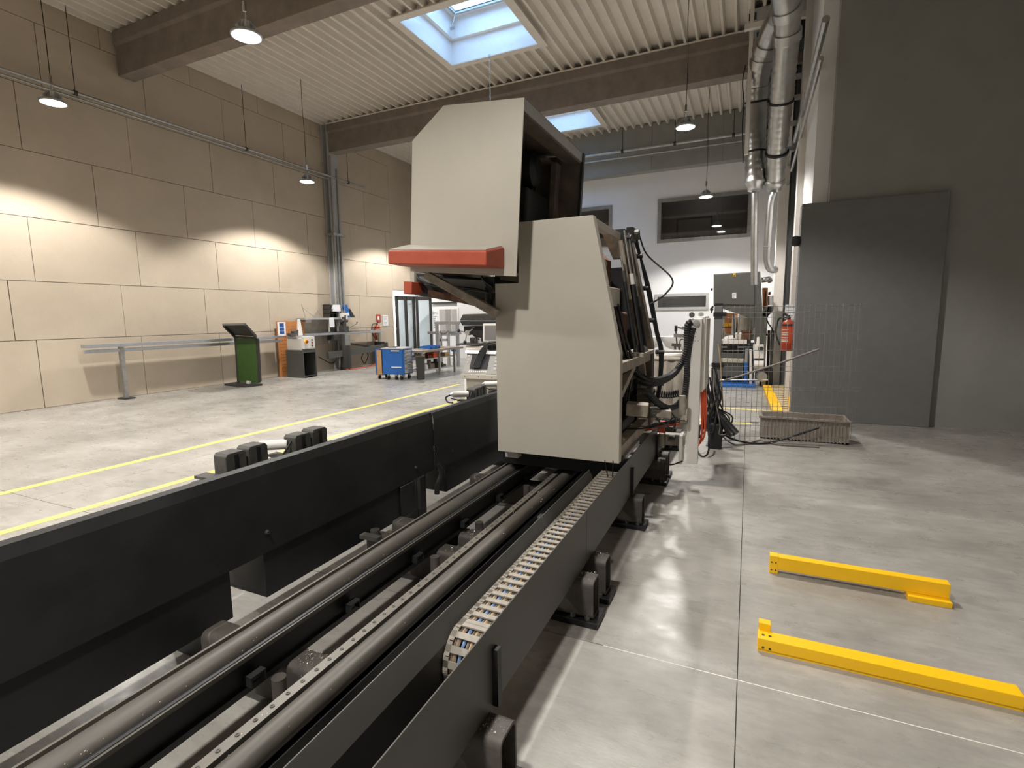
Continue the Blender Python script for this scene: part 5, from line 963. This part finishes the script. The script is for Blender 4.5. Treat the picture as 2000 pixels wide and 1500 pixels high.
MB().cyl(ony(1505, 578, 13.2), ony(1505, 596, 13.2), .06).build('housing', 'light_grey', mp, smooth=True); MB().tube(spline([ony(1505, 597, 13.2), ony(1504, 606, 13.2), ony(1498, 612, 13.2), ony(1494, 618, 13.2)]), .06, 12).build('elbow', 'rubber', mp, smooth=True)
MB().tube(spline([ony(1494, 612, 13.1), ony(1500, 630, 13.1), ony(1508, 643, 13.1), ony(1504, 653, 13.1), ony(1496, 653, 13.1), ony(1495, 640, 13.1)]), .016, 6).build('power_cable', 'rubber', mp, smooth=True); MB().box(.54, .7, 13.3, 13.5, .0, 1.7).build('motor_post', 'galv', mp)
for k, (x, lb) in enumerate(((1499, 'rusty pole leaning behind the bandsaw, leftmost'), (1505, 'grey metal pole leaning right of the rusty pole'), (1510, 'dark pole leaning beside the pale wall column'))):
    tag(MB().cyl(ony(x+3, 645, 13.6), fl(x, 748), .03, n=8).build('leaning_pole', ('rust', 'galv', 'dark_paint')[k], None, 0, True), lb, 'pole')
tag(B(fl(1486, 754).x, fl(1495, 754).x, fl(1486, 754).y, fl(1486, 754).y+.12, 0, .14).build('wood_block', 'wood_block', None, .004), 'small pale wooden block on the floor by the bandsaw base', 'wood block')
tag(MB().box(ony(1484, 735, 13.1).x, .55, 13.0, 13.3, 0, .4).cyl((.3, 13.0, .25), (.3, 12.9, .25), .09).build('pump_unit', 'black_steel', None, .02), 'dark pump unit on the floor right of the bandsaw legs', 'pump')
# right wall columns and door parts
xa, xb = ony(1509.5, 600, 14.2).x, .8
struct(B(xa, xb, 14.2, 14.7, 0, 8).build('trim_7', 'pale', None, .01))
xa = ony(1531, 600, 13.2).x; tr8 = struct(B(xa, .81, 13.2, 13.5, 0, 8).build('trim_8', 'grey_paint')); 
struct(B(ony(1529, 600, 13.15).x, ony(1532.5, 600, 13.15).x, 13.1, 13.2, 0, 8).build('trim_9', 'black_steel'))
struct(B(ony(1544, 600, 11).x, .81, 11, 11.3, 0, 8).build('trim_10', 'pale'))
xg = ony(1545.5, 700, 9.4).x; dg = struct(B(xg, 2.4, 9.0, 9.3, 0, ony(1545, 560, 9.2).z+1.2).build('door_2', 'grey_paint', None, .008))
for k in range(8): B(xg-.002, xg+.006, 9.03, 9.27, .1+k*.35, .11+k*.35).build('joint', 'dark_paint', dg)
for a, b, r, nm in (((1562, 238), (1513, 430), .045, 'upper'), ((1562, 272), (1516, 445), .03, 'lower')):
    pA, pB = onx(*a, .7), onx(*b, .7); o = MB().tube([pA-(pB-pA)*.35, pB if pB.y < 18 else pA+(pB-pA)*((18-pA.y)/(pB.y-pA.y))], r, 8).build('door_track', 'galv', None, 0, True); tag(o, '%s galvanised door track tube high along the right wall' % nm, 'track')
p = ony(1537, 685, 9.55); extinguisher(Vector((p.x, 9.55, p.z)), .1, .58, 'red fire extinguisher on the right wall above the yellow grate', (-.5, -.85, 0))
tag(B(p.x-.03, .8, 9.63, 9.7, p.z+.1, p.z+.5).build('extinguisher_bracket', 'galv'), 'grey wall bracket behind the right fire extinguisher', 'bracket')
pn = ony(1541, 607, 9.8); wn = thing('paper_notice', 'white printed sheet on the right wall above the fire extinguisher', 'notice', tuple(pn)); B(pn.x-.06, .8, 9.78, 9.785, pn.z-.13, pn.z+.1).build('sheet', 'paper', wn)
for k in range(4): B(pn.x-.04, pn.x+.08-.02*(k % 2), 9.776, 9.78, pn.z+.05-k*.045, pn.z+.06-k*.045).build('text_line', 'grey_panel', wn)
tag(MB().lathe([(0, 0), (.05, 0), (.07, .05), (.06, .13), (0, .15)], ony(1554, 480, 9.), n=14).bar(ony(1554, 478, 9.0), ony(1566, 476, 9.15), .05, .05).build('alarm_horn', 'black_steel', None, 0, True), 'small black alarm horn high on the right door edge', 'alarm')
# ================================================================== ventilation ducts
def duct(P_, r, rf, label, n=22, ribs=True):
    t = thing('ventilation_duct', label, 'duct', tuple(P_[0]), 'spiral ventilation ducts')
    pts = []; 
    for a, b in zip(P_, P_[1:]):
        k = max(1, int((Vector(b)-Vector(a)).length/.04)); pts += [Vector(a).lerp(Vector(b), i/k) for i in range(k)]
    pts.append(Vector(P_[-1]))
    MB().tube(pts, r, 26, lambda i: rf(i/len(pts))*(1.0 if (i % 3) or i/len(pts) > .6 else 1.06)).build('pipe', 'duct', t, smooth=True)
    return t, pts
A0 = [ony(1475, 352, 12.), ony(1475.5, 300, 12.), ony(1477, 200, 12.0), ony(1478.5, 168, 11.9), ony(1484, 132, 11.7), ony(1493, 98, 11.5), ony(1506, 62, 11.2), ony(1520, 32, 10.9), ony(1536, -5, 10.4)]
d1_, pts = duct(A0, .19, lambda t: .185+.02*t, 'left of two shiny spiral ducts, kinked towards the right at the top')
B0 = [ony(1513, 352, 12.), ony(1517, 300, 11.7), ony(1526, 200, 11.1), ony(1533, 120, 10.7), ony(1537, 80, 10.5), ony(1538, 30, 10.2), ony(1533, -10, 9.9), ony(1526, -60, 9.5)]
d2_, pts2 = duct(B0, .19, lambda t: .17+.04*t, 'right of two shiny spiral ducts, running straight up')
for dd, PP in ((d1_, A0), (d2_, B0)):
    p0, p1 = Vector(PP[0]), Vector(PP[1]); ax = (p0-p1).normalized()
    MB().lathe([(.185, 0), (.2, .03), (.2, .08), (.15, .14), (.14, .22), (.06, .26), (.06, .3), (0, .3)], p0-ax*.02, ax, 24).build('reducer', 'duct', dd, smooth=True)
    for k in (1, 2): p, q_ = Vector(PP[k]), Vector(PP[k+1]); MB().lathe([(.19, 0), (.212, 0), (.212, .035), (.19, .035)], p, (q_-p).normalized(), 24).build('black_clamp', 'rubber', dd)
    for k in (4, 5): p, q_ = Vector(PP[k]), Vector(PP[k+1]); MB().lathe([(.19, 0), (.222, 0), (.226, .02), (.222, .04), (.226, .16), (.19, .16)], p, (q_-p).normalized(), 24).build('joint_sleeve', 'duct', dd, smooth=True)
p = Vector(A0[0]); MB().tube([p-Vector((0, 0, .25)), ony(1474, 528, 12.05)-Vector((0, 0, .3))], .068, 14).build('down_pipe', 'duct', d1_, smooth=True)
p = Vector(B0[0]); MB().tube(spline([p-Vector((.0, 0, .25)), ony(1505, 400, 12.0), ony(1499, 480, 12.05), ony(1498, 505, 12.1), ony(1501, 520, 12.1), ony(1506, 526, 12.15), ony(1514, 527, 12.3)]), .07, 14).build('down_pipe', 'duct', d2_, smooth=True)
for k, q_ in enumerate(((1473.5, 455), (1499, 483))): c = ony(*q_, 12.05); MB().lathe([(.068, 0), (.08, 0), (.08, .03), (.068, .03)], c, n=14).build('clamp_ring', 'galv', (d1_, d2_)[k])
sd = thing('suction_pipe', 'short galvanised pipe elbow leaving the right side of the bandsaw housing', 'pipe', tuple(ony(1490, 546, 13.3))); MB().tube(spline([ony(1487, 547, 13.3), ony(1496, 546, 13.3), ony(1502, 545, 13.35), ony(1504, 549, 13.4)]), .06, 12).build('elbow', 'duct', sd, smooth=True)
d3 = thing('ventilation_duct', 'thin dark duct half hidden between the two shiny spiral ducts', 'duct', tuple(ony(1498, 290, 13.)), 'spiral ventilation ducts'); MB().tube([(ony(1502, 200, 13.).x, 13., ZC), ony(1500, 230, 13.), ony(1497, 300, 13.), ony(1493, 360, 13)], .09, 14).build('pipe', 'galv', d3, smooth=True)
# pale hanging posts and unit heater
hgp = thing('hanging_post', 'pale square post hanging from the roof left of the ducts', 'post', tuple(ony(1458, 300, 11.6)))
a = ony(1457.5, 302, 11.6); MB().box(a.x-.035, a.x+.035, 11.56, 11.64, a.z, ZC+.05).build('upright', 'pale', hgp, .004)
b = ony(1466, 55, 11.45); MB().box(b.x-.1, 1.3, 11.35, 11.45, b.z-.05, b.z+.05).build('cross_arm', 'pale', hgp, .004)
MB().tube(spline([(a.x-.08, 11.55, b.z-.6), (a.x-.12, 11.55, b.z-.9), (a.x-.08, 11.55, b.z-1.3), (a.x-.09, 11.55, b.z-1.7), (a.x-.05, 11.55, b.z-2.4)]), .012, 6).build('cable', 'rubber', hgp)
uh = thing('air_handling_unit', 'grey air handling unit with small window under the roof behind the ducts', 'air unit', tuple(ony(1490, 40, 12.3)))
a, b = ony(1463, 34, 12.2), ony(1562, -40, 12.2); B(a.x, 1.6, 12.2, 12.9, a.z-.12, ZC).build('casing', 'wall_grey', uh, .01)
a, b = ony(1463, 34, 12.19), ony(1525, 20, 12.19); B(a.x, 1.6, 12.17, 12.2, a.z-.14, a.z+.13).build('lower_strip', 'light_grey', uh); c = ony(1470, 33, 12.16); B(c.x-.07, c.x+.07, 12.155, 12.17, c.z-.06, c.z+.07).build('display', 'ink', uh)
a = ony(1478, 10, 12.18); fr = MB().box(a.x, 1.2, 12.16, 12.2, a.z, a.z+.5).build('door_frame', 'dark_paint', uh); B(a.x+.06, 1.14, 12.15, 12.16, a.z+.06, a.z+.46).build('door_panel', 'light_grey', uh)
B(-.1, 1.4, 12.3, 12.8, a.z-.75, a.z-.45).build('intake', 'black_steel', uh)
rk = MB()
for z in (5.0, 5.5, 6.0, 6.4): rk.box(.15, .8, 12.6, 12.7, z, z+.08)
rk.box(.15, .2, 12.6, 12.7, 4.6, 7.4); tag(rk.build('duct_bracket', 'galv', None, .004), 'galvanised ladder bracket on the wall behind the ducts', 'bracket')
# chain hanging from the front skylight
hc = thing('hanging_chain', 'thin steel chain hanging from the edge of the front skylight', 'chain', (-5.67, 11.4, ZC))
c0 = fl(956, 110, ZC-.02); k0 = None
lk = MB()
for k in range(1): lk.tube([c0+Vector((.012*math.cos(a), 0, .022*math.sin(a)-.02)) for a in [i*math.pi/4 for i in range(9)]], .0045, 4)
k0 = lk.build('link', 'chrome', hc)
for k in range(1, 75): piece(k0, (0, 0, -k*.034), hc).rotation_euler = (0, 0, 0)
MB().cyl(c0+Vector((0, 0, -.02)), c0+Vector((0, 0, .03)), .03).build('hook', 'galv', hc)
for (x, y), lb in (((500, 632), 0),): pass
# ================================================================== back centre: tarp covered box, wash basins, taps
tbx = thing('covered_crate', 'large crate wrapped in a grey dusty tarp behind the machine', 'crate', (-1.6, 8.6, 0)); Yt = 8.2
t_ = lambda x, y, d=0.: ony(x, y, Yt+d)
a, b = t_(1272, 702), t_(1346, 704); pr = []
N = 13
def waves(z, amp, k_): return [(a.x+(b.x-a.x)*i/(N-1), Yt+amp*math.sin(i*1.9+k_), z) for i in range(N)]
R_t = [waves(.02, .05, .5), waves(.5, .04, 1.), waves(a.z-.06, .02, 1.6), waves(a.z, .015, 2)]
m_ = MB(); m_.loft(R_t, cap=False, close=False); m_.build('tarp_front', 'tarp', tbx, smooth=True)
B(a.x+.02, b.x-.02, Yt+.06, Yt+.9, 0, a.z-.02).build('crate_body', 'cream_dirty', tbx, .02); B(a.x-.02, b.x+.02, Yt-.02, Yt+.95, a.z-.01, a.z+.02).build('crate_top', 'wood', tbx, .006)
tag(MB().tube([(t_(1306, 700).x+.17*math.cos(i*.35), Yt+.25+.14*math.sin(i*.35), a.z+.035+.0012*i) for i in range(38)], .014, 6).build('hose_coil', 'white_paint', None, 0, True), 'white hose coiled on top of the tarp covered crate', 'hose')
tag(MB().tube(spline([(t_(1275, 700).x, Yt+.4, a.z+.04), (t_(1290, 700).x, Yt+.3, a.z+.05), (t_(1310, 700).x, Yt+.5, a.z+.04), (t_(1335, 700).x, Yt+.35, a.z+.04)]), .018, 6).build('cord', 'cable_beige', None, 0, True), 'beige cord lying across the tarp covered crate', 'cord')
tag(MB().box(t_(1322, 695).x, t_(1336, 695).x, Yt+.5, Yt+.75, a.z+.02, a.z+.1).box(t_(1324, 695).x, t_(1330, 695).x, Yt+.55, Yt+.7, a.z+.1, a.z+.13).build('parts_box', 'wood'), 'small wooden parts box at the back of the covered crate', 'box')
for k, (x, lb) in enumerate(((1262, 'white wash basin on the back wall nearer the cream machine'), (1325, 'white wash basin on the back wall nearer the white cabinet'))):
    c = ony(x, 657, 15.5); t = thing('wash_basin', lb, 'basin', tuple(c), 'white basins')
    MB().lathe([(.47, 0), (.5, .0), (.49, -.06), (.35, -.3), (.22, -.36), (0, -.36), (0, -.32), (.2, -.31), (.32, -.26), (.45, -.02)], c, n=28).build('bowl', 'ceramic', t, smooth=True)
    MB().lathe([(.18, 0), (.12, .5), (.2, .8), (0, .8)], Vector((c.x, c.y, 0)), n=16).build('pedestal', 'ceramic', t, smooth=True); MB().box(c.x-.08, c.x+.08, c.y-.08, c.y+.08, .75, c.z-.34).build('drain', 'ceramic', t)
mn = thing('milling_fixture', 'steel tool head with levers and a black grip lever behind the corrugated hoses', 'tool', tuple(ony(1325, 680, 9.2))); Ym_ = 9.2
v_ = lambda x, y: ony(x, y, Ym_)
MB().cyl(v_(1345, 628), v_(1345, 720), .05).build('column', 'light_grey', mn, smooth=True); MB().bar(v_(1332, 640), v_(1345, 644), .06, .05).bar(v_(1318, 638), v_(1334, 642), .035, .03).build('upper_arm', 'galv', mn); MB().bar(v_(1316, 655), v_(1340, 656), .04, .06).build('middle_arm', 'galv', mn); MB().cyl(v_(1320.5, 636), v_(1320, 647), .025).build('black_grip', 'rubber', mn); MB().cyl(v_(1320, 647), v_(1322.5, 676), .012).build('lever', 'dark_paint', mn)
MB().bar(v_(1312, 673), v_(1330, 675), .04, .05).bar(v_(1318, 675), v_(1319, 683), .03, .03).bar(v_(1326, 675), v_(1327, 683), .03, .03).build('clamp_head', 'cast', mn); MB().tube(spline([v_(1328, 684), v_(1328, 668), v_(1330, 663), v_(1334, 662)]), .01, 6).build('thin_pipe', 'dark_paint', mn); MB().box(v_(1300, 683).x, v_(1345, 683).x, Ym_-.1, Ym_+.3, v_(1345, 686).z-.03, v_(1345, 686).z).build('bed_plate', 'galv', mn); MB().box(v_(1330, 690).x, v_(1345, 690).x, Ym_, Ym_+.3, 0, v_(1345, 686).z-.03).build('stand', 'grey_paint', mn)
# small camera and switch gear on the fence post side
tag(MB().cyl(ony(1389, 603, 6.8), ony(1393, 598, 6.8), .012).bar(ony(1387, 604, 6.8), ony(1393, 605, 6.8), .03, .03).bar(ony(1390, 605, 6.8), ony(1389, 612, 6.8), .012, .012).build('gate_latch', 'black_steel'), 'black gate latch on the left side of the fence post top', 'latch')
# ================================================================== yellow bumper rails at the right
def yellow_rail(x0, y0, L_, h_, d_, label, tall):
    t = thing('yellow_rail', label, 'barrier', (x0, y0, 0), 'yellow bumper rails')
    B(x0, x0+.05, y0-d_/2, y0+d_/2, 0, tall).build('end_plate', 'yellow', t, .003)
    B(x0+.05, x0+L_, y0-d_/2+.02, y0+d_/2-.02, .03 if tall > .1 else 0.0, h_).build('beam', 'yellow', t, .004)
    return t
t = thing('yellow_rail', 'yellow beam with four bolt holes in its upright end plate, farther one', 'barrier', (.19, 3.53, 0), 'yellow bumper rails')
B(.185, .235, 3.5, 3.56, 0, .118).build('end_plate', 'yellow', t, .003)
MB().box(.235, 1.1, 3.5, 3.56, .03, .115).build('beam', 'yellow', t, .003)
for dx in (.012, .036): 
    for z in (.025, .075): MB().cyl((.185+dx, 3.4985, z), (.185+dx, 3.5005, z), .005, n=10).build('bolt_hole', 'ink', t)
B(.9, 1.1, 3.45, 3.62, 0, .03).build('foot', 'yellow', t)
t = thing('yellow_rail', 'yellow beam lying low on the floor with a raised end tab, nearer one', 'barrier', (.11, 2.65, 0), 'yellow bumper rails')
MB().box(.105, 1.1, 2.62, 2.7, .012, .07).build('beam', 'yellow', t, .004); MB().box(.11, .165, 2.7, 2.745, .0, .105).build('end_tab', 'yellow', t, .003); MB().box(.105, 1.1, 2.625, 2.69, 0, .012).build('foot_strip', 'yellow', t)
for dx in (.025, .055): MB().cyl((.105+dx, 2.655, .0695), (.105+dx, 2.655, .0715), .007, n=10).build('bolt_hole', 'ink', t); MB().cyl((.105+dx, 2.6185, .025), (.105+dx, 2.621, .025), .006, n=10).build('bolt_hole', 'ink', t)
